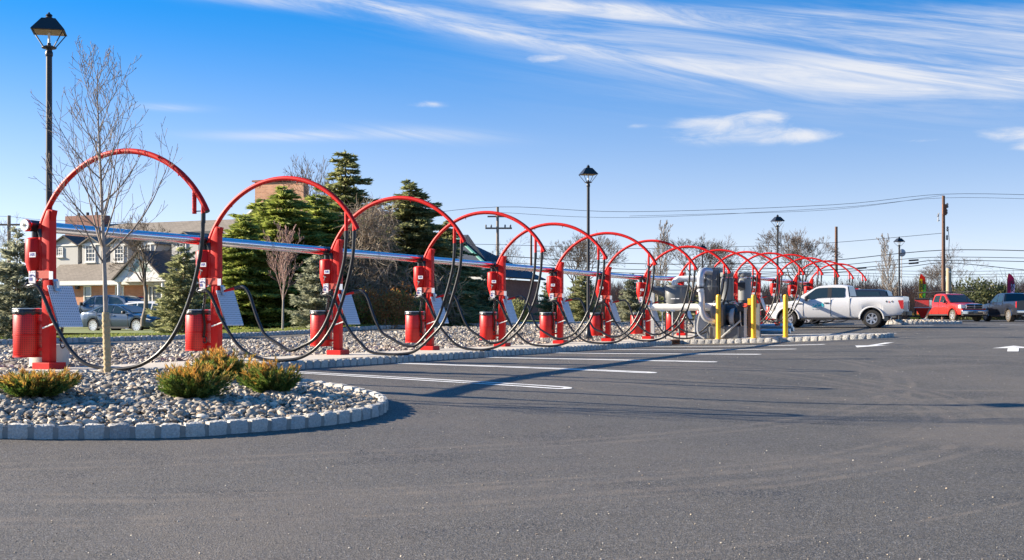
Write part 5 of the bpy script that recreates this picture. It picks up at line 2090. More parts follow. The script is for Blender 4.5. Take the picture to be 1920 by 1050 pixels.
WIRES = [
    ('topmost thin cable from the right edge past the tall pole', .028, [(1990, 367), (1769, 364), (1560, 384), (1180, 397), (933, 388), (700, 410), (400, 420)], 108),
    ('second thin cable under the topmost one', .022, [(1990, 375), (1769, 371), (1560, 390), (1180, 408), (933, 398)], 108),
    ('third thin cable, lowest of the top three left of the tall pole', .02, [(1769, 366), (1560, 393), (1300, 402), (1180, 405)], 109),
    ('single cable sloping down left from halfway up the tall pole', .03, [(1769, 437), (1560, 455), (1400, 462), (1180, 466), (900, 458), (720, 462)], 107),
    ('thick highest cable of the lower bundle', .05, [(1990, 472), (1769, 469), (1560, 488), (1400, 494), (1180, 494), (900, 478), (700, 474)], 105),
    ('second thick cable of the lower bundle', .04, [(1990, 485), (1769, 482), (1660, 489), (1560, 498), (1400, 505), (1180, 505), (900, 489)], 105.5),
    ('third thick cable of the lower bundle', .045, [(1990, 492), (1769, 488), (1700, 494), (1560, 506), (1400, 513), (1180, 512), (900, 498)], 106),
    ('cable that drops away to the right edge below the bundle', .045, [(1990, 511), (1920, 506), (1780, 493), (1700, 500), (1560, 511), (1400, 519), (1180, 518)], 106.5),
    ('far horizontal cable, upper of the far three', .03, [(1990, 506), (1769, 509), (1560, 505), (1300, 500)], 118),
    ('far horizontal cable, middle of the far three', .03, [(1990, 512), (1769, 515), (1560, 511), (1300, 508)], 119),
    ('far horizontal cable, lowest of the far three', .03, [(1990, 517), (1769, 520), (1560, 516), (1300, 514)], 120),
    ('faint cable from the far left pole towards the first arch', .018, [(-60, 405), (17, 406), (80, 412), (300, 420), (500, 423)], 88)]
for lab, r_, P_, Z in WIRES:
    pts_ = smooth_path([(px(a, Z), Z, pz(c, Z)) for a, c in P_], 6)
    tag(MB().tube(pts_, r_ * .8, 4).build('overhead_cable', M['wire'], smooth=180), lab, 'cable', 'overhead cables')
for lab, a, c, w_ in [('upper black splice sleeve on the cables left of the tall pole', 1713, 488, 18), ('lower black splice sleeve on the cables left of the tall pole', 1713, 493.5, 18), ('black splice sleeve on a cable above the white pickup', 1616, 502.5, 17)]:
    Z = 104.6
    sl_ = -(.065)
    tag(MB().tube([(px(a - w_ / 2, Z), Z, pz(c - sl_ * w_ / 2, Z)), (px(a + w_ / 2, Z), Z, pz(c + sl_ * w_ / 2, Z))], .075, 8).build('splice_sleeve', M['wire'], smooth=40), lab, 'splice sleeve')
# ================================================================== vehicles
def interp(P, x):
    P = sorted(P)
    return float(np.interp(x, [p[0] for p in P], [p[1] for p in P]))


def wheel(parent, x, y, r, w, rimr, dusty=False, spokes=6, side=1, rimmat=None):
    Mx = Matrix.Translation((x, y, r)) @ Matrix.Rotation(-side * math.pi / 2, 4, 'X')
    t = MB().lathe([(r * .55, -w / 2), (r * .93, -w / 2), (r, -w / 2 + .035), (r, w / 2 - .035), (r * .95, w / 2), (rimr * 1.02, w / 2 + .004), (rimr * .98, w / 2 - .03)], n=36, M=Mx)
    wh = t.build('wheel', M['tyre_dusty'] if dusty else M['tyre'], parent, smooth=40)
    rm = rimmat or M['rim']
    b = MB().lathe([(rimr, w / 2 - .03), (rimr, w / 2 + .002), (rimr * .90, w / 2 + .002), (rimr * .88, w / 2 - .05)], n=30, M=Mx)
    b.lathe([(.0, w / 2 - .005), (rimr * .26, w / 2 - .008), (rimr * .26, w / 2 - .06)][::-1], n=14, M=Mx)
    for k in range(spokes):
        a = 2 * math.pi * k / spokes + .3
        ca, sa = math.cos(a), math.sin(a)
        hw0, hw1 = rimr * .13, rimr * .17
        vs = []
        for rr_, hw, zt in ((rimr * .15, hw0, w / 2 - .012), (rimr * .92, hw1, w / 2 - .004)):
            for s in (-1, 1):
                for z in (zt, zt - .035):
                    vs.append(Mx @ Vector((ca * rr_ - sa * hw * s, sa * rr_ + ca * hw * s, z)))
        b.add(vs, [(0, 2, 6, 4), (0, 4, 5, 1), (2, 3, 7, 6), (1, 5, 7, 3)])
    b.build('rim', rm, wh, smooth=40)
    MB().lathe([(.0, w / 2 - .07), (rimr * .95, w / 2 - .07)], n=24, M=Mx).build('brake_disc', M['plastic'], wh)
    return wh


def vehicle(name, label, cat, loc, rz, S, group=None):
    t = thing(name, label, cat, loc, rz, group)
    L_, W_ = S['L'], S['W']
    wr, wxs = S['wr'], S['wx']
    paint = S['paint']
    zb = S['zb']
    arch_r = S.get('arch', wr * 1.22)
    xs = set(np.linspace(-L_ / 2, L_ / 2, 44))
    for wx in wxs:
        for k in range(15):
            xs.add(wx + arch_r * math.cos(math.pi * k / 14))
    for x, _ in S['top']:
        xs.add(x)
    xs = sorted(x for x in xs if -L_ / 2 <= x <= L_ / 2)
    b = MB()
    rows = []
    for x in xs:
        e = abs(x) / (L_ / 2)
        zt = interp(S['top'], x)
        zlow = interp(S['bot'], x) if 'bot' in S else zb
        zz = zlow
        for wx in wxs:
            d = abs(x - wx)
            if d < arch_r:
                zz = max(zz, wr * 1.0 + math.sqrt(arch_r ** 2 - d * d))
        nose = interp(S['plan'], x)
        w = W_ / 2 * nose
        zz = min(zz, zt - .15)
        zs = zz + (zt - zz) * .16
        zm = zz + (zt - zz) * .55
        sh = S.get('shoulder', .07)
        row = [(w * .93, zz), (w * .985, min(zs, zz + .1)), (w, zm), (w * .985, zt - sh), (w * .95, zt - sh * .3), (w * .86, zt), (w * .45, zt + S.get('crown', .02)), (0, zt + S.get('crown', .02) * 1.3)]
        rows.append((x, row))
    n = 8
    for x, row in rows:
        for y, z in row:
            b.v.append((x, y, z))
        for y, z in reversed(row[:-1]):
            b.v.append((x, -y, z))
    m_ = 15
    for i in range(len(rows) - 1):
        for k in range(m_ - 1):
            a = i * m_ + k
            b.f.append((a, a + m_, a + m_ + 1, a + 1))
            b.mi.append(0)
        a = i * m_
        b.f.append((a + m_ - 1, a + 2 * m_ - 1, a + m_, a))       # underside
        b.mi.append(1)
    b.f.append(tuple(range(m_)))
    b.f.append(tuple(range((len(rows) - 1) * m_, len(rows) * m_))[::-1])
    b.mi += [0, 0]
    body = b.build('body', [paint, M['plastic']], t, smooth=38, fix=True)
    # greenhouse
    gh = S['roof']                     # list of (x, z) from the windscreen foot over the roof to the rear foot
    zbelt = S['belt']
    wb, wt = W_ / 2 * S.get('gb', .93), W_ / 2 * S.get('gt', .74)
    zmax = max(z for _, z in gh)

    def yy(z):
        f = min(max((z - zbelt) / (zmax - zbelt), 0), 1)
        return wb + (wt - wb) * f
    b = MB()
    xs2 = sorted({x for x, _ in gh} | set(np.linspace(min(x for x, _ in gh), max(x for x, _ in gh), 26)))
    for x in xs2:
        z = interp(gh, x)
        y = yy(z)
        z0 = zbelt - .06
        for p in [(wb, z0), (yy(z0 + (z - z0) * .5), z0 + (z - z0) * .5), (y, z - .03), (y * .93, z), (y * .5, z + .018), (0, z + .022)]:
            b.v.append((x, p[0], p[1]))
        for p in [(y * .5, z + .018), (y * .93, z), (y, z - .03), (yy(z0 + (z - z0) * .5), z0 + (z - z0) * .5), (wb, z0)]:
            b.v.append((x, -p[0], p[1]))
    for i in range(len(xs2) - 1):
        for k in range(10):
            a = i * 11 + k
            b.f.append((a, a + 11, a + 12, a + 1))
            b.mi.append(0)
    b.f += [tuple(range(11)), tuple(range((len(xs2) - 1) * 11, len(xs2) * 11))[::-1]]
    b.mi += [0, 0]
    b.build('cab', S.get('roofmat', paint), t, smooth=35, fix=True)
    # side glass
    for s in (1, -1):
        for wi, pl in enumerate(S['win']):
            MB().prism(pl, .006, -.004, lambda a, c, d: (a, s * (yy(c) + d + (.003 if c > zmax - .1 else .002)), c)).build('side_window', M['glass_car'], t, fix=True)
        for pl in S.get('pillars', []):
            MB().prism(pl, .010, -.004, lambda a, c, d: (a, s * (yy(c) + d + .002), c)).build('door_pillar', M['plastic'], t, fix=True)
    # front and rear screens
    for nm_, key in (('windscreen', 'ws'), ('rear_window', 'rw')):
        if key in S:
            (xa, za), (xb, zb2) = S[key]
            dirx = 1 if key == 'ws' else -1
            d = Vector((xb - xa, 0, zb2 - za)).normalized()
            nn = Vector((d.z, 0, -d.x))
            if nn.x * dirx < 0:
                nn = -nn
            o_ = nn * .034
            ya, yb_ = yy(za) - .10, yy(zb2) - .09
            lo, hi = Vector((xa, 0, za)) + o_, Vector((xb, 0, zb2)) + o_
            vs = [lo + Vector((0, -ya, 0)), lo + Vector((0, ya, 0)), hi + Vector((0, yb_, 0)), hi + Vector((0, -yb_, 0))]
            vs += [v - nn * .03 for v in vs]
            MB().add(vs, [(0, 1, 2, 3), (7, 6, 5, 4), (0, 4, 5, 1), (1, 5, 6, 2), (2, 6, 7, 3), (3, 7, 4, 0)]).build(nm_, M['glass_car'], t, fix=True)
    # wheels
    for wx in wxs:
        for s in (1, -1):
            wheel(t, wx, s * (W_ / 2 - S['ww'] / 2 - .015), wr, S['ww'], S['rim'], S.get('dusty', False), S.get('spokes', 6), s, S.get('rimmat'))
            P_ = []
            for k in range(19):
                a = math.pi * k / 18
                P_.append((wx + (arch_r + .02) * math.cos(a), s * (W_ / 2 * interp(S['plan'], wx) + .002), wr + (arch_r + .02) * math.sin(a)))
            MB().tube(P_, S.get('flare', .03), 6).build('wheel_arch_trim', S.get('flaremat', paint), t, smooth=60)
    # inner wells
    for wx in wxs:
        MB().box((wx, 0, wr + .16), (arch_r * 1.9, W_ * .62, wr * 1.3)).build('wheel_well', M['plastic'], t)
    # panel gaps
    for x, z0, z1 in S.get('gaps', []):
        for s in (1, -1):
            w = W_ / 2 * interp(S['plan'], x)
            MB().box((x, s * (w - .004), (z0 + z1) / 2), (.014, .016, z1 - z0)).build('panel_gap', M['plastic'], t)
    for x, z in S.get('handles', []):
        for s in (1, -1):
            MB().box((x, s * (W_ / 2 + .006), z), (.20, .03, .045)).build('door_handle', S.get('handlemat', M['plastic']), t, bevel=.008)
    for x, z in S.get('mirrors', []):
        for s in (1, -1):
            MB().box((x, s * (W_ / 2 + .09), z), (.13, .20, .20 if W_ > 1.9 else .14), taper=.85).build('wing_mirror', S.get('mirmat', M['plastic']), t, bevel=.03, smooth=40)
    for s in (1, -1):
        w = W_ / 2
        MB().box((S.get('sx', 0), s * (w * .955), zb - .01), (wxs[0] - wxs[1] - 2 * arch_r - .02, .10, .09)).build('rocker_panel', M['plastic'], t)
    return t, body, yy


def decal(parent, me_, x, y, z, s):
    o = link('lettering', me_, parent, (x, y, z), (R(90), 0, math.pi if s > 0 else 0))
    return o


def place(xx, Z, ww=None):
    x = px(xx, Z)
    return (x, Z, lot_z(x, Z) if Z < 128 else pave(x, Z))


# ---- white pickup nosed in to the vacuum row
W_ = 2.03
F150 = dict(L=5.9, W=W_, wr=.395, wx=(2.08, -1.62), ww=.28, rim=.245, paint=M['white_car'], zb=.42, arch=.50,
            top=[(-2.95, 1.36), (-.66, 1.36), (-.60, 1.32), (1.3, 1.27), (1.75, 1.22), (2.3, 1.16), (2.75, 1.10), (2.88, .98), (2.95, .80)],
            bot=[(-2.95, .58), (-2.2, .50), (-1, .42), (1.5, .42), (2.7, .40), (2.95, .42)],
            plan=[(-2.95, .955), (-2.7, .985), (-2, 1), (1.8, 1), (2.5, .985), (2.8, .93), (2.95, .84)],
            roof=[(1.80, 1.24), (1.35, 1.52), (.86, 1.80), (.70, 1.86), (.1, 1.905), (-.35, 1.90), (-.55, 1.86), (-.64, 1.34)], belt=1.28, gb=.94, gt=.76,
            win=[[(1.28, 1.30), (1.30, 1.40), (.86, 1.73), (.70, 1.775), (.30, 1.79), (.30, 1.345), (.78, 1.32), (.92, 1.25), (1.2, 1.25)],
                 [(.14, 1.345), (.14, 1.79), (-.40, 1.775), (-.46, 1.74), (-.46, 1.40), (-.40, 1.345)]],
            pillars=[[(.31, 1.345), (.31, 1.79), (.13, 1.79), (.13, 1.345)]],
            ws=((1.70, 1.30), (.86, 1.80)), rw=((-.64, 1.38), (-.55, 1.82)),
            gaps=[(1.38, .50, 1.24), (.16, .50, 1.33), (-.68, .50, 1.36)], handles=[(.34, 1.10)], mirrors=[(1.22, 1.30)], sx=.25,
            flare=.035, spokes=6, crown=.012)
Zc = 57.8
xc = 14.74
f150, body, yy_ = vehicle('white_pickup', 'white pickup with teal door emblem parked nose-in at the vacuum row', 'pickup truck', (xc, Zc, 0), math.pi - TH, F150)
f150.location.z = (lot_z(xc - 1.9, Zc + .9) + lot_z(xc + 1.5, Zc - .7)) / 2
pitch = math.atan2(lot_z(xc - 1.9, Zc + .9) - lot_z(xc + 1.5, Zc - .7), 3.7)
f150.rotation_euler = (0, -pitch, math.pi - TH)
for s in (1, -1):
    MB().box((2.76, s * .86, .90), (.28, .24, .26)).build('headlight', M['lamp_lens'], f150, bevel=.03)
    MB().prism([(-2.97, 1.20), (-2.97, .83), (-2.86, .83), (-2.80, 1.0), (-2.74, 1.17), (-2.76, 1.20)], s * .80, s * (W_ / 2 * .975 + .005), lambda a, c, d: (a, d, c)).build('tail_light', M['red_lens'], f150, fix=True)
MB().box((2.93, 0, .55), (.16, 1.86, .24)).build('front_bumper', M['chrome'], f150, bevel=.04)
MB().box((2.93, 0, .86), (.06, 1.35, .34)).build('grille', M['chrome'], f150, bevel=.03)
MB().box((-2.99, 0, .62), (.20, 1.90, .20)).build('rear_bumper', M['plastic'], f150, bevel=.03)
MB().box((-1.8, 0, 1.365), (2.15, 1.55, .02)).build('bed_shade_sheet', M['plastic'], f150)  # flat dark sheet in place of the shaded bed interior
for s in (1, -1):
    MB().box((-1.83, s * .93, 1.378), (2.25, .07, .03)).build('bed_rail', M['plastic'], f150)
me4 = text_mesh('4', .135, M['black_ink'], 'lettering', .004)
mex = text_mesh('x', .135, M['red_ink'], 'lettering', .004)
for s in (1, -1):
    yb_ = s * (W_ / 2 * .99 + .006)
    decal(f150, me4, -2.25, yb_, 1.14, s)
    decal(f150, mex, -2.37, yb_, 1.135, s)
    decal(f150, me4, -2.49, yb_, 1.14, s)
    MB().box((1.56, s * (W_ / 2 + .003), 1.075), (.24, .012, .045)).build('fender_badge', M['plastic'], f150)
# door emblem: a teal splash over a teal bar and a line of grey lettering
b = MB()
ydec = W_ / 2 + .0075
for x, z, r_, sq in [(.60, 1.02, .055, 1), (.72, 1.06, .035, 1.3), (.80, .99, .045, 1), (.92, 1.03, .03, 1.2), (.52, 1.05, .04, 1.3), (.50, .98, .05, .8), (.68, .98, .06, .6), (.86, .95, .05, .6)]:
    b.add([(x + r_ * math.cos(k * .785), ydec, z + r_ * sq * math.sin(k * .785)) for k in range(8)], [tuple(range(8))])
b.add([(.46, ydec + .001, .905), (.98, ydec + .001, .905), (.98, ydec + .001, .93), (.46, ydec + .001, .93)], [(0, 1, 2, 3)])
b.build('door_emblem', M['teal_ink'], f150)
b = MB()
for k in range(9):
    if k not in (1, 5):
        b.box((.95 - k * .052, ydec, .83), (.034, .004, .045))
b.build('door_lettering', M['tank3'], f150)
# hitch and step
MB().tube([(-3.0, 0, .50), (-3.35, 0, .50)], .04, 6).build('hitch_bar', M['plastic'], f150)

# ---- red hopper spreader on its hitch
hx, hy = xc + 3.68 * PV.x, Zc + 3.68 * PV.y
t = thing('hopper_spreader', 'red hopper spreader with dark lid and funnel mounted behind the white pickup', 'spreader', (hx, hy, lot_z(hx, hy)), math.pi - TH)
b = MB()
b.box((0, 0, 1.05), (.62, .95, .36))
b.build('hopper', M['red_car'], t, bevel=.03)
v = [(-.31, -.47, .87), (.31, -.47, .87), (.31, .47, .87), (-.31, .47, .87), (-.06, -.08, .42), (.06, -.08, .42), (.06, .08, .42), (-.06, .08, .42)]
MB().add(v, [(0, 1, 2, 3), (7, 6, 5, 4), (0, 4, 5, 1), (1, 5, 6, 2), (2, 6, 7, 3), (3, 7, 4, 0)]).build('funnel', M['red_car'], t, fix=True)
MB().box((0, 0, 1.26), (.66, 1.0, .07)).build('lid', M['plastic'], t, bevel=.02)
MB().lathe([(.20, .36), (.20, .39)], n=16).build('spinner', M['steel'], t)
MB().box((.0, 0, .88), (.7, 1.0, .03)).build('frame', M['tank3'], t)
MB().tube([(.34, 0, .50), (.34, 0, 1.1)], .03, 6).tube([(0, 0, .50), (.45, 0, .50)], .035, 6).build('mounting_post', M['plastic'], t)

# ---- dark wagon parked beyond it
SUV = dict(L=5.1, W=1.98, wr=.38, wx=(1.6, -1.5), ww=.26, rim=.25, paint=M['dark_car'], zb=.40, arch=.47,
           top=[(-2.55, 1.05), (-2.4, 1.12), (1.0, 1.14), (1.5, 1.10), (2.3, 1.0), (2.55, .75)], plan=[(-2.55, .93), (-2.2, .99), (1.9, 1), (2.3, .95), (2.55, .82)],
           roof=[(1.45, 1.12), (.75, 1.66), (.5, 1.74), (-.6, 1.80), (-1.9, 1.79), (-2.25, 1.74), (-2.5, 1.12)], belt=1.10, gb=.93, gt=.78,
           win=[[(1.15, 1.14), (.72, 1.60), (.35, 1.66), (.30, 1.14)], [(.20, 1.14), (.22, 1.67), (-.75, 1.70), (-.80, 1.14)], [(-.92, 1.14), (-.88, 1.70), (-1.95, 1.68), (-2.15, 1.20), (-2.1, 1.14)]],
           ws=((1.40, 1.15), (.75, 1.66)), rw=((-2.47, 1.18), (-2.28, 1.70)), gaps=[(1.2, .5, 1.1), (.25, .5, 1.1), (-.85, .5, 1.1)], handles=[(.42, 1.0), (-.65, 1.0)], mirrors=[(1.05, 1.15)])
t, _, _ = vehicle('dark_wagon', 'dark blue high-roofed wagon half hidden beyond the white pickup bed', 'car', place(1578, 64.5), math.pi - TH, SUV)
for s in (1, -1):
    MB().box((-2.50, s * .82, 1.0), (.12, .18, .34)).build('tail_light', M['red_lens'], t, bevel=.02)
    MB().box((2.35, s * .74, .82), (.30, .30, .16)).build('headlight', M['lamp_lens'], t, bevel=.03)
MB().box((-.8, 0, 1.84), (.16, .5, .05)).build('roof_light', M['red_lens'], t)

# ---- red pickup
RAM = dict(L=5.8, W=2.02, wr=.40, wx=(1.83, -1.75), ww=.28, rim=.25, paint=M['red_car'], zb=.46, arch=.50,
           top=[(-2.9, 1.36), (-.92, 1.36), (-.86, 1.30), (1.0, 1.28), (1.3, 1.27), (2.0, 1.22), (2.6, 1.14), (2.82, 1.02), (2.9, .80)],
           plan=[(-2.9, .95), (-2.6, .985), (-1.9, 1), (1.8, 1), (2.4, .985), (2.75, .93), (2.9, .86)],
           roof=[(1.35, 1.26), (.60, 1.80), (.42, 1.87), (0, 1.91), (-.5, 1.91), (-.75, 1.86), (-.90, 1.32)], belt=1.28, gb=.93, gt=.76,
           win=[[(1.05, 1.31), (.58, 1.70), (.40, 1.77), (.16, 1.80), (.14, 1.31)], [(.02, 1.31), (.04, 1.80), (-.52, 1.79), (-.66, 1.70), (-.72, 1.42), (-.64, 1.31)]],
           ws=((1.29, 1.30), (.60, 1.80)), rw=((-.9, 1.36), (-.76, 1.82)), gaps=[(1.12, .5, 1.27), (.08, .5, 1.3), (-.88, .5, 1.34)], handles=[(.28, 1.12), (-.6, 1.12)], handlemat=M['chrome'],
           mirrors=[(1.0, 1.34)], dusty=True, spokes=5, crown=.03, flare=.03)
Z = 88
t, _, _ = vehicle('red_pickup', 'bright red pickup facing the camera with chrome bumper and dark cross grille', 'pickup truck', place(1783, 89.0), R(-78), RAM)
for s in (1, -1):
    MB().box((2.72, s * .83, 1.0), (.32, .32, .24)).build('headlight', M['lamp_lens'], t, bevel=.04)
    MB().box((2.98, s * .72, .62), (.04, .15, .12)).build('fog_light', M['lamp_lens'], t, bevel=.02)
gr = MB().box((2.875, 0, 1.0), (.06, 1.30, .36)).build('grille_surround', M['chrome'], t, bevel=.06)
for sy in (-1, 1):
    for sz in (-1, 1):
        MB().box((2.91, sy * .305, 1.0 + sz * .080), (.02, .52, .115)).build('grille_opening', M['plastic'], gr, bevel=.02)
MB().box((2.93, 0, 1.0), (.02, .09, .12)).build('emblem', M['steel'], gr)
bp_ = MB().box((2.93, 0, .60), (.22, 1.95, .30)).build('front_bumper', M['chrome'], t, bevel=.06)
MB().box((3.045, 0, .56), (.01, 1.1, .10)).build('air_intake', M['plastic'], bp_)
MB().box((3.055, 0, .62), (.012, .30, .16)).build('number_plate', M['tank2'], bp_)
MB().box((2.85, 0, .43), (.25, 1.7, .10)).build('air_dam', M['plastic'], t)
MB().box((-1.9, 0, 1.362), (1.9, 1.6, .02)).build('bed_shade_sheet', M['plastic'], t)  # dark sheet again stands for shade inside the bed
for s in (1, -1):
    MB().box((.75, s * 1.015, .98), (.4, .008, .03)).build('door_badge', M['chrome'], t)
# ladder rack
b = MB()
for x in (-1.0, -2.75):
    for s in (1, -1):
        b.tube([(x, s * .92, 1.36), (x, s * .92, 2.02)], .025, 6)
    b.tube([(x, -.95, 2.02), (x, .95, 2.02)], .025, 6)
for s in (1, -1):
    b.tube([(-2.9, s * .92, 2.04), (1.4, s * .92, 2.04)], .022, 6)
b.build('ladder_rack', M['plastic'], t)

# ---- dark grey pickup showing its tail
GMC = dict(RAM, paint=M['gmc'] if 'gmc' in M else M['dark_car'], dusty=True, spokes=6, flaremat=M['chrome'], flare=.022)
GMC['L'] = 5.9
t, _, _ = vehicle('dark_pickup', 'dark blue-grey pickup at right edge showing its red tail light', 'pickup truck', place(1896, 86.5), R(93), GMC)
for s in (1, -1):
    MB().box((-2.85, s * .86, 1.12), (.14, .22, .42)).build('tail_light', M['red_lens'], t, bevel=.03)
    MB().box((2.70, s * .80, .98), (.3, .3, .2)).build('headlight', M['lamp_lens'], t, bevel=.03)
MB().box((-2.97, 0, .66), (.20, 1.9, .20)).build('rear_bumper', M['chrome'], t, bevel=.04)
MB().box((-2.905, 0, 1.08), (.02, 1.45, .46)).build('tailgate', M['dark_car'], t, bevel=.01)
MB().box((-2.92, 0, 1.12), (.012, .34, .08)).build('tailgate_badge', M['steel'], t)
MB().box((0, 0, .38), (2.0, 1.95, .06)).build('side_step', M['chrome'], t)
MB().tube([(-2.6, .45, .40), (-3.0, .5, .40)], .05, 8).build('exhaust', M['steel'], t)

# ---- cars by the brick house
SEDAN = dict(L=4.87, W=1.84, wr=.345, wx=(1.47, -1.36), ww=.23, rim=.255, paint=M['navy_car'], zb=.26, arch=.395,
             top=[(-2.43, .86), (-2.3, 1.02), (-1.7, 1.06), (-1.2, 1.03), (0.6, .96), (1.0, .96), (1.6, .90), (2.1, .80), (2.36, .68), (2.43, .52)],
             plan=[(-2.43, .82), (-2.1, .95), (-1.4, .99), (1.3, 1), (1.9, .95), (2.25, .84), (2.43, .68)],
             roof=[(1.20, .94), (.55, 1.22), (.20, 1.35), (-.1, 1.415), (-.5, 1.44), (-.95, 1.40), (-1.45, 1.25), (-1.95, 1.05)], belt=.95, gb=.90, gt=.66,
             win=[[(.85, .99), (.45, 1.19), (.18, 1.29), (-.12, 1.35), (-.16, .99)], [(-.22, .99), (-.20, 1.36), (-.5, 1.375), (-.85, 1.345), (-1.05, 1.28), (-1.10, 1.01)], [(-1.16, 1.02), (-1.12, 1.25), (-1.42, 1.10)]],
             ws=((1.10, .99), (.22, 1.345)), rw=((-1.85, 1.10), (-1.05, 1.38)), gaps=[(.92, .32, .95), (-.19, .32, .98), (-1.15, .5, 1.0)], handles=[(-.02, .86), (-1.02, .89)], handlemat=M['navy_car'], mirrors=[(.72, 1.02)],
             spokes=10, crown=.04, flare=.012, shoulder=.09)
Z = 66
t, _, _ = vehicle('blue_sedan', 'blue-grey sedan with bright multi-spoke wheels parked facing right outside the brick house', 'car', place(236, Z), -TH, SEDAN)
for s in (1, -1):
    MB().prism([(1.70, .80), (1.75, .72), (2.25, .63), (2.30, .66), (2.0, .75)], s * .60, s * .89, lambda a, c, d: (a, d * (1 - .16 * max(0, a - 1.8)), c)).build('headlight', M['lamp_lens'], t, fix=True)
    P_ = [(1.00, s * .765, .995), (.48, s * .75, 1.225), (.18, s * .70, 1.335), (-.12, s * .665, 1.395), (-.5, s * .645, 1.42), (-.9, s * .665, 1.385), (-1.3, s * .72, 1.23), (-1.6, s * .79, 1.04)]
    MB().tube(smooth_path(P_, 4), .012, 5).build('chrome_strip', M['chrome'], t)
MB().box((2.30, 0, .56), (.20, .95, .24)).build('grille', M['plastic'], t, bevel=.05)
MB().tube([(2.28, .62, .60), (2.36, .42, .45), (2.41, .2, .42), (2.42, 0, .415), (2.41, -.2, .42), (2.36, -.42, .45), (2.28, -.62, .60)], .018, 6).build('chrome_wing', M['chrome'], t)
b = MB().lathe([(.0, 0), (.085, 0), (.095, .01)], n=20, M=Matrix.Translation((2.405, 0, .60)) @ Matrix.Rotation(math.pi / 2, 4, 'Y'))
b.build('round_emblem', M['chrome'], t)
MB().box((2.40, 0, .47), (.02, .32, .10)).build('number_plate', M['tank2'], t)

SUV2 = dict(SUV, L=4.7, wx=(1.45, -1.3), wr=.36, paint=M['navy_car'])
SUV2['roof'] = [(1.35, 1.12), (.65, 1.55), (.4, 1.62), (-.6, 1.66), (-1.5, 1.60), (-1.95, 1.42), (-2.2, 1.12)]
SUV2['win'] = [[(1.05, 1.14), (.62, 1.49), (.30, 1.55), (.25, 1.14)], [(.16, 1.14), (.18, 1.56), (-.70, 1.57), (-.75, 1.14)], [(-.85, 1.14), (-.80, 1.56), (-1.4, 1.51), (-1.8, 1.30), (-1.9, 1.16)]]
SUV2['ws'] = ((1.30, 1.15), (.66, 1.55))
SUV2['rw'] = ((-2.15, 1.16), (-1.80, 1.50))
SUV2['top'] = [(-2.35, 1.05), (-2.2, 1.12), (1.0, 1.14), (1.4, 1.10), (2.1, .98), (2.35, .75)]
SUV2['plan'] = [(-2.35, .90), (-2.0, .99), (1.7, 1), (2.1, .93), (2.35, .80)]
t, _, _ = vehicle('blue_wagon', 'dark blue hatch-backed wagon facing left behind the blue-grey sedan', 'car', (px(203, 75), 75, pz(553, 75) - 1.68), math.pi - TH, SUV2)
for s in (1, -1):
    MB().box((2.15, s * .72, .86), (.28, .28, .14)).build('headlight', M['lamp_lens'], t, bevel=.03)
SUV3 = dict(SUV2, paint=M['silver_car'])
t, _, _ = vehicle('silver_wagon', 'silver-white wagon facing right behind the front of the blue-grey sedan', 'car', (px(296, 71), 71, pz(565, 71) - 1.68), -TH + .05, SUV3)
for s in (1, -1):
    MB().box((2.15, s * .72, .86), (.28, .28, .14)).build('headlight', M['lamp_lens'], t, bevel=.03)
    MB().tube([(.6, s * .66, 1.67), (-1.5, s * .66, 1.66)], .02, 5).build('roof_rail', M['steel'], t)

# ================================================================== the central vacuum plant on the peninsula
def on_pen(xx, u):
    """place at picture column xx on the peninsula line u"""
    k = (xx - 960) / 2400
    ax, ay = P2(u, 0)
    v = (k * ay - ax) / (PV.x - k * PV.y)
    x, y = P2(u, v)
    return x, y, (pave(x, y) + .142 if v > 1.3 else slab(u))


def zpx(yy_, y):
    return pz(yy_, y)


# first separator: grey drum with cone on four legs
x, y, z0 = on_pen(1268, 43.0)
t = thing('separator_tank', 'grey separator drum with cone bottom and white elbow pipe, left end of the machinery', 'tank', (x, y, z0), ROT, 'grey separator tanks')
zt, zm, zc = zpx(535, y) - z0, zpx(578, y) - z0, zpx(600, y) - z0
r_ = 23 / 2400 * y
MB().lathe([(.05, zc), (r_ * .98, zm), (r_, zm + .02), (r_, zt - .03), (r_ * .96, zt)], n=32).build('drum', M['tank'], t, smooth=35)
MB().lathe([(r_ + .015, zt - .06), (r_ + .015, zt - .01)], n=32).build('lid_band', M['tank2'], t, smooth=40)
for k in range(4):
    a = k * math.pi / 2 + .6
    MB().tube([(math.cos(a) * r_ * .9, math.sin(a) * r_ * .9, -.0), (math.cos(a) * r_ * .9, math.sin(a) * r_ * .9, zm)], .025, 5).build('leg', M['tank'], t)
MB().tube([(-r_ * .8, 0, zt - .28), (-r_ - .25, -.05, zt - .16), (-r_ - .42, -.08, zt - .12)], [.17, .15, .12], 12).build('inlet_stub', M['tank'], t, smooth=50)
b = MB()
b.add([(-.04, -r_ - .004, zm + .36), (.20, -r_ * .985 - .004, zm + .36), (.20, -r_ * .985 - .004, zm + .43), (-.04, -r_ - .004, zm + .43)], [(0, 1, 2, 3)])
MB().box((.02, -r_ - .004, zm + .33), (.16, .006, .035)).box((.18, -r_ + .02, zm + .33), (.10, .006, .03)).build('maker_plate', M['panelw'], t)
# white elbow from its top to the tall tank
x2, y2, z2 = on_pen(1322, 43.3)
zz = zpx(523, y)
t = thing('elbow_pipe', 'white elbow pipe joining the first separator drum to the tall silver-jacketed riser', 'pipe')
MB().tube(spl([(x - .07, y, z0 + zt - .02), (x - .07, y, zz - .14), (x + .03, y, zz - .03), (x + .18, y, zz), ((x + x2) / 2, (y + y2) / 2, zz), (x2, y2, zz)], 5), .105, 14).build('duct', M['pvc'], t, smooth=50)
MB().tube([(x - .07, y, z0 + zt - .02), (x - .07, y, z0 + zt + .10)], .12, 14).build('flange', M['steel'], t, smooth=50)

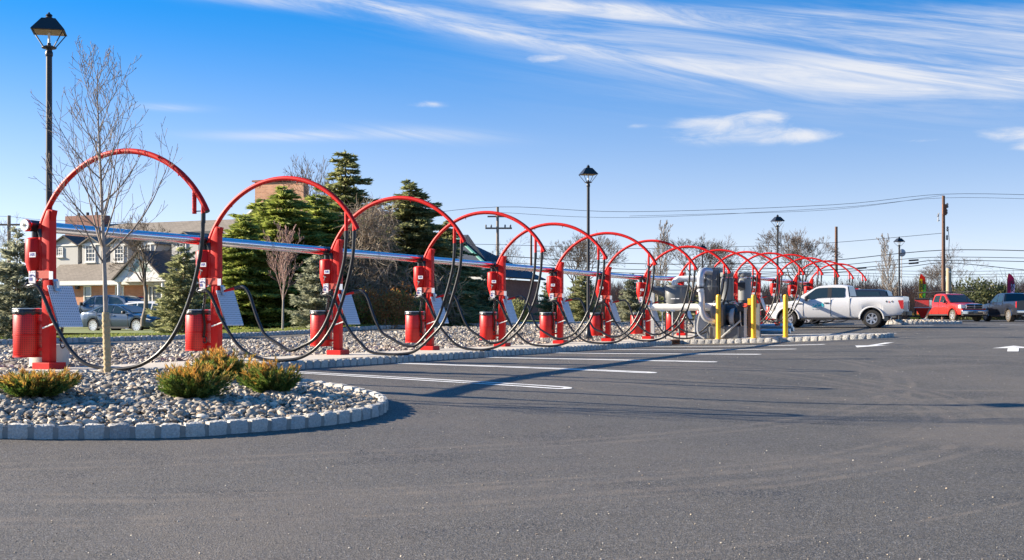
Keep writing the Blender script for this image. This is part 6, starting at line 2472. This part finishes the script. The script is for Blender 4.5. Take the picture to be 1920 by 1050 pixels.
# long white pipe at waist height with its stands
t = thing('suction_main', 'long white horizontal pipe at waist height in front of the separator drum', 'pipe')
a = on_pen(1212, 42.65)
c = on_pen(1345, 42.65)
za = zpx(576, a[1])
zc_ = zpx(576, c[1])
MB().tube([(a[0], a[1], za), (c[0], c[1], zc_)], .125, 16).build('duct', M['pvc'], t, smooth=50)
MB().tube([(on_pen(1318, 42.65)[0], on_pen(1318, 42.65)[1], za - .0), (on_pen(1345, 42.65)[0], on_pen(1345, 42.65)[1], za)], .135, 16).build('sleeve', M['pvc'], t, smooth=50)
for xx in (1242, 1261):
    s = on_pen(xx, 42.6)
    MB().tube([(s[0], s[1], s[2]), (s[0], s[1], za - .1)], .022, 6).box((s[0], s[1], za - .12), (.16, .10, .06)).build('pipe_stand', M['steel'], t)

# tall tank with silver jacketed riser
x, y, z0 = on_pen(1334, 43.6)
t = thing('filter_tank', 'tallest dark grey filter tank with a pale cone foot behind the silver riser pipe', 'tank', (x, y, z0), ROT)
r_ = 20.5 / 2400 * y
zt, zm = zpx(503, y) - z0, zpx(572, y) - z0
MB().lathe([(r_ * .5, zm - .42), (r_, zm), (r_, zt - .03), (r_ * .97, zt)], n=36).build('drum', M['tank'], t, smooth=35)
b = MB()
for zz_ in (zm + .05, (zm + zt) / 2, zt - .06):
    b.lathe([(r_ + .012, zz_ - .03), (r_ + .012, zz_ + .03)], n=36)
b.build('hoop', M['tank2'], t, smooth=40)
b = MB()
for k in range(10):
    a = k * .628
    b.box((math.cos(a) * (r_ + .01), math.sin(a) * (r_ + .01), (zm + zt) / 2), (.022, .022, zt - zm))
b.build('seam_rib', M['tank'], t)['kind'] = 'stuff'
MB().box((0, 0, zt + .05), (.18, .10, .10)).build('lifting_lug', M['tank'], t)
MB().lathe([(.40, 0), (.40, .55), (.36, .78), (.22, .95)], (-.22, 0, 0), 28).build('dust_drum', M['tank3'], t, smooth=40)
MB().tube([(-.2, -r_, zt - .20), (-.2, -r_ - .12, zt - .20)], .08, 10).tube([(-.18, -r_, zt - .42), (-.18, -r_ - .06, zt - .42)], .07, 10).build('inspection_port', M['plastic'], t, smooth=50)
rx, ry, rz0 = on_pen(1315, 42.3)
t = thing('jacketed_riser', 'silver metal-jacketed riser pipe curving down in front of the tallest grey tank', 'pipe')
ex, ey, ez = on_pen(1340, 42.5)
tx_, ty_, _ = on_pen(1331, 42.9)
P_ = [(tx_, ty_, zpx(509, ty_)), (rx + .10, ry + .15, zpx(508, ry)), (rx - .02, ry, zpx(516, ry)), (rx - .03, ry, zpx(535, ry)), (rx + .02, ry, zpx(560, ry)), (rx + .02, ry, zpx(580, ry)), (rx + .10, ry, zpx(593, ry)), (rx + .25, ry, zpx(600, ry)), (ex, ey, zpx(602, ey))]
MB().tube(spl(P_, 5), [.118] * 16 + [.105] * (5 * 8 + 1 - 16), 16).build('duct', M['insul'], t, smooth=50)
for yy2 in (533, 539, 545):
    zz_ = zpx(yy2, ry)
    MB().tube([(rx - .03, ry, zz_ - .03), (rx - .03, ry, zz_ + .03)], (.132 if yy2 != 539 else .126), 16).build('coupling_band', M['steel'] if yy2 != 539 else M['black_rubber'], t, smooth=50)

# two silencers on their necks
for xx, lab, wpx, dxs in ((1363, 'left of two grey upright silencers with round caps, right of the tallest tank', 12.5, 0), (1396, 'right of two grey upright silencers, with a dark square label', 12.5, 1)):
    x, y, z0 = on_pen(xx, 43.4)
    t = thing('silencer', lab, 'silencer', (x, y, z0), ROT, 'grey upright silencers')
    r_ = wpx / 2400 * y
    zb_, zt = zpx(566, y) - z0, zpx(513, y) - z0
    MB().lathe([(r_ * .8, zb_), (r_, zb_ + .06), (r_, zt - .18), (r_ * .75, zt - .15)], n=28).build('casing', M['tank2'], t, smooth=35)
    MB().lathe([(r_ * .99, zt - .11), (r_ * 1.02, zt - .10), (r_ * 1.02, zt + .02), (r_ * .95, zt + .04)], n=28).build('rain_cap', M['tank2'], t, smooth=35)
    b = MB()
    for k in range(6):
        a = k * 1.047
        b.box((math.cos(a) * r_ * .8, math.sin(a) * r_ * .8, zt - .13), (.04, .04, .08))
    b.build('cap_spacer', M['steel'], t)
    MB().lathe([(.12, zb_ - .48), (.12, zb_ - .2), (.15, zb_ - .18), (.15, zb_ - .05), (.10, zb_)], n=18).build('outlet_neck', M['insul'] if not dxs else M['tank3'], t, smooth=40)
    if dxs:
        MB().box((-.05, -r_ - .002, (zb_ + zt) / 2 + .05), (.26, .02, .26)).build('label_plate', M['plastic'], t)

# blower with its motor
x, y, z0 = on_pen(1352, 42.9)
t = thing('air_blower', 'dark round blower housing and motor low behind the first yellow bollard', 'machine', (x, y, z0), ROT)
Mx = Matrix.Translation((0, 0, .80)) @ Matrix.Rotation(math.pi / 2, 4, 'Y')
MB().lathe([(.20, -.28), (.46, -.26), (.50, -.22), (.50, .14), (.46, .18), (.20, .20)], n=32, M=Mx).build('impeller_housing', M['tank'], t, smooth=35)
b = MB()
for zz_ in (-.20, -.06, .08):
    b.lathe([(.512, zz_ - .02), (.512, zz_ + .02)], n=32, M=Mx)
b.build('housing_rib', M['tank2'], t, smooth=40)
Mx2 = Matrix.Translation((.72, 0, .72)) @ Matrix.Rotation(math.pi / 2, 4, 'Y')
MB().lathe([(.12, -.46), (.33, -.34), (.36, -.20)], n=24, M=Mx2).build('belt_cone', M['tank3'], t, smooth=35)
b = MB().lathe([(.24, -.20), (.27, -.18), (.27, .42), (.24, .46)], n=24, M=Mx2)
for k in range(18):
    a = k * .349
    b.box((.72 + .1, math.cos(a) * .275, .72 + math.sin(a) * .275), (.56, .015, .02))
b.build('motor', M['plastic'], t, smooth=35)
MB().box((.82, -.24, 1.03), (.32, .22, .20)).build('terminal_box', M['plastic'], t, bevel=.02)
MB().box((.45, 0, .22), (1.7, .72, .42)).build('base_frame', M['tank'], t, bevel=.02)
b = MB()
for x_ in (-.3, .2, .7, 1.2):
    b.box((x_, -.37, .22), (.05, .03, .38))
b.build('frame_rib', M['tank2'], t)
MB().tube(spl([(-.62, -.42, .9), (-.70, -.45, .5), (-.66, -.5, .18), (-.45, -.5, .02)]), .028, 6).build('drain_pipe', M['tank3'], t, smooth=50)
x, y, z0 = on_pen(1376, 43.1)
t = thing('air_blower', 'second dark blower motor between the two yellow bollards', 'machine', (x, y, z0), ROT)
Mx = Matrix.Translation((0, 0, .82)) @ Matrix.Rotation(math.pi / 2, 4, 'Y')
MB().lathe([(.18, -.22), (.38, -.20), (.38, .26), (.2, .3)], n=28, M=Mx).build('housing', M['dark_car'], t, smooth=35)
MB().box((.35, -.12, 1.12), (.42, .34, .22)).build('terminal_box', M['dark_car'], t, bevel=.03)
MB().box((.1, 0, .22), (1.1, .66, .40)).build('base_frame', M['tank'], t, bevel=.02)
MB().tube(spl([(-.05, -.38, 1.22), (.15, -.45, 1.24), (.34, -.5, 1.0), (.38, -.52, .5), (.55, -.55, .15), (.75, -.55, .08)]), .022, 6).build('conduit', M['tank3'], t, smooth=50)
MB().tube([(-.30, -.6, .02), (.40, -.62, .62)], .03, 6).build('brace', M['tank3'], t, smooth=50)

# electrical uprights
for xx, w_, yt, mk, lab in [(1398, .10, 572, 'tank3', 'thin pale steel upright left of the middle yellow bollard'), (1405, .09, 568, 'wood_pole', 'brown weathered strut just left of the middle yellow bollard'),
                            (1421, .15, 569, 'tank2', 'grey steel channel post right of the middle yellow bollard')]:
    x, y, z0 = on_pen(xx, 42.55)
    t = thing('equipment_post', lab, 'post', (x, y, z0), ROT)
    h = zpx(yt, y) - z0
    MB().box((0, 0, h / 2), (w_, .08, h)).build('upright', M[mk], t, bevel=.01)
    MB().box((0, 0, .015), (.22, .2, .03)).build('foot_plate', M['steel'], t)
    if mk == 'tank3':
        MB().tube([(0, -.05, h - .03), (0, -.09, h + .0)], .08, 16).build('red_push_button', M['red_flat'], t, smooth=40)
    if mk == 'wood_pole':
        MB().box((0.02, -.06, h + .04), (.11, .08, .22)).build('yellow_junction_box', M['yellow'], t, bevel=.01)

# hoses and valves lying beyond
t = thing('valve_manifold', 'jumble of low steel pipes and valves on the ground right of the middle yellow bollard', 'pipework', (*on_pen(1445, 44.0)[:2], on_pen(1445, 44.0)[2]), ROT)
for k, (z_, y_) in enumerate(((.16, 0), (.34, .3), (.22, .55))):
    MB().tube([(-.9, y_, z_), (.7, y_ - .1, z_ + .05)], .085, 10).build('pipe', M['steel'], t, smooth=50)
    MB().tube([(-.95, y_, z_), (-.85, y_, z_)], .12, 12).build('flange', M['tank2'], t, smooth=50)
MB().lathe([(.10, .40), (.10, .46)], (.2, .2, 0), 12).build('valve_wheel', M['red_flat'], t)

# bollards
for xx, lab in ((1347, 'left of three yellow bollards, in front of the blower'), (1413, 'middle one of three yellow bollards, beside the grey posts'), (1473, 'right-hand yellow bollard, standing before the white pickup front wheel')):
    x, y, z0 = on_pen(xx, 42.28)
    h = 1.37
    t = thing('bollard', lab, 'bollard', (x, y, z0), 0, 'yellow safety bollards')
    h = zpx(552, y) - z0
    MB().lathe([(.082, 0), (.082, h - .09), (.076, h - .045), (.058, h - .015), (.02, h)], n=20).build('post', M['yellow'], t, smooth=50)
    MB().lathe([(.12, 0), (.105, .03)], n=20).build('collar', M['yellow'], t, smooth=40)

# pale wall panel behind the eighth arch (grey sheet beside the white main)
x, y, z0 = on_pen(1224, 44.0)
t = thing('grey_downpipe', 'tall thin pale grey post behind the eighth red vacuum arch', 'post', (x, y, z0), ROT)
h = zpx(532, y) - z0
MB().box((0, 0, h / 2), (.12, .10, h)).build('upright', M['tank3'], t)
MB().box((0, 0, .02), (.24, .22, .04)).build('foot_plate', M['tank3'], t)

# small stone island with a shrub between the pickups
Z = 69
cx_, cy_ = px(1716, Z), Z
ring_ = [(cx_ + 2.3 * math.cos(a) * 1.0 + .1, cy_ + 1.6 * math.sin(a)) for a in np.linspace(-math.pi, math.pi, 40)]
curb('small_island_curb', [Vector(p) for p in ring_], lot_z, limit=60)
b = MB()
b.v = [(cx_, cy_, lot_z(cx_, cy_) + .2)] + [(x, y, lot_z(x, y) + .12) for x, y in ring_]
b.f = [(0, i, i + 1) for i in range(1, 40)]
b.mi = [0] * len(b.f)
sb = struct(b.build('small_stone_bed', M['soil']))
rr = random.Random(77)
pp = []
for _ in range(900):
    a, q_ = rr.uniform(0, 6.283), math.sqrt(rr.random())
    x, y = cx_ + 2.2 * q_ * math.cos(a), cy_ + 1.5 * q_ * math.sin(a)
    pp.append((x, y, lot_z(x, y) + .14 + .08 * (1 - q_) + rr.uniform(-.02, .03), rr.uniform(.04, .085), rr.uniform(0, 6), rr.uniform(-.5, .5), 0))
scatter('river_pebbles', pp, sb)
juniper('juniper', 'small green shrub on the little stone island beneath the red spreader', (px(1722, Z), Z, lot_z(px(1722, Z), Z) + .15), 1.1, .55, 5, 90)

# feather flags
def feather(xx, Z, yt, yb, label, mats, txt, w=.62, lean=.25):
    x = px(xx, Z)
    zb = lot_z(x, Z) if Z < 128 else 0
    t = thing('feather_flag', label, 'flag', (x, Z, zb), 0)
    h = pz(yt, Z) - zb
    z0 = pz(yb, Z) - zb
    P_ = [(-.04, 0, 0), (-.04, 0, h * .7), (0, 0, h * .92), (.12, 0, h)]
    MB().tube(spl(P_, 5), .02, 6).build('flag_pole', M['black'], t, smooth=50)
    n = 16
    for half in (0, 1):
        b = MB()
        for k in range(n + 1):
            f = k / n
            z = z0 + (h - z0) * f
            ww = w * math.sin(min(1, (1 - f) * 5 + .02) * math.pi / 2)
            xl = -.02 if f < .75 else -.02 + .14 * ((f - .75) / .25) ** 2
            wav = .05 * math.sin(f * 9)
            xa = xl + ww * .5 * half
            b.v += [(xa, wav * half, z), (xa + ww * .5, wav * (half + 1), z)]
            b.v += [(xa, wav * half + .008, z), (xa + ww * .5, wav * (half + 1) + .008, z)]
        for k in range(n):
            a = 4 * k
            f = k / n
            mi = (2 if f > .80 else (1 if half and f < .62 else (2 if half else 0)))
            b.f += [(a, a + 1, a + 5, a + 4), (a + 2, a + 6, a + 7, a + 3)]
            b.mi += [mi, mi]
        b.build('banner', mats, t)
    for k, ch in enumerate(txt):
        me = text_mesh(ch, .42, M['black_ink'], 'lettering', .01)
        o = link('lettering', me, t, (.16 if txt[0] == 'U' else .36, -.09, z0 + (h - z0) * (.66 - .135 * k)), (R(90), 0, 0))
    return t


feather(1724, 98, 513, 566, 'yellow, green and red feather flag with black letters left of the red pickup', [M['flag_y'], M['flag_g'], M['flag_r']], 'UNCVU', .5)
feather(1889, 100, 512, 566, 'magenta and lilac feather flag with dark letters behind the dark pickup', [M['flag_p'], M['flag_w'], M['flag_p']], 'CAR', .56)

# small round dish far off behind the right-hand lamp
Z = 120
t = thing('round_dish', 'small pale round dish in the sky just right of the right-hand street lamp', 'dish', (px(1691, Z), Z, CAMZ - .9), 0)
zc_ = pz(474, Z) - CAMZ + .9
MB().lathe([(.0, .10), (.22, .07), (.36, .0), (.34, -.02), (.2, .04)], n=20, M=Matrix.Translation((0, 0, zc_)) @ Matrix.Rotation(math.pi / 2, 4, 'X')).build('reflector', M['tank3'], t, smooth=50)
MB().tube([(0, .1, 0), (0, .1, zc_)], .045, 6).build('mast', M['tank3'], t)
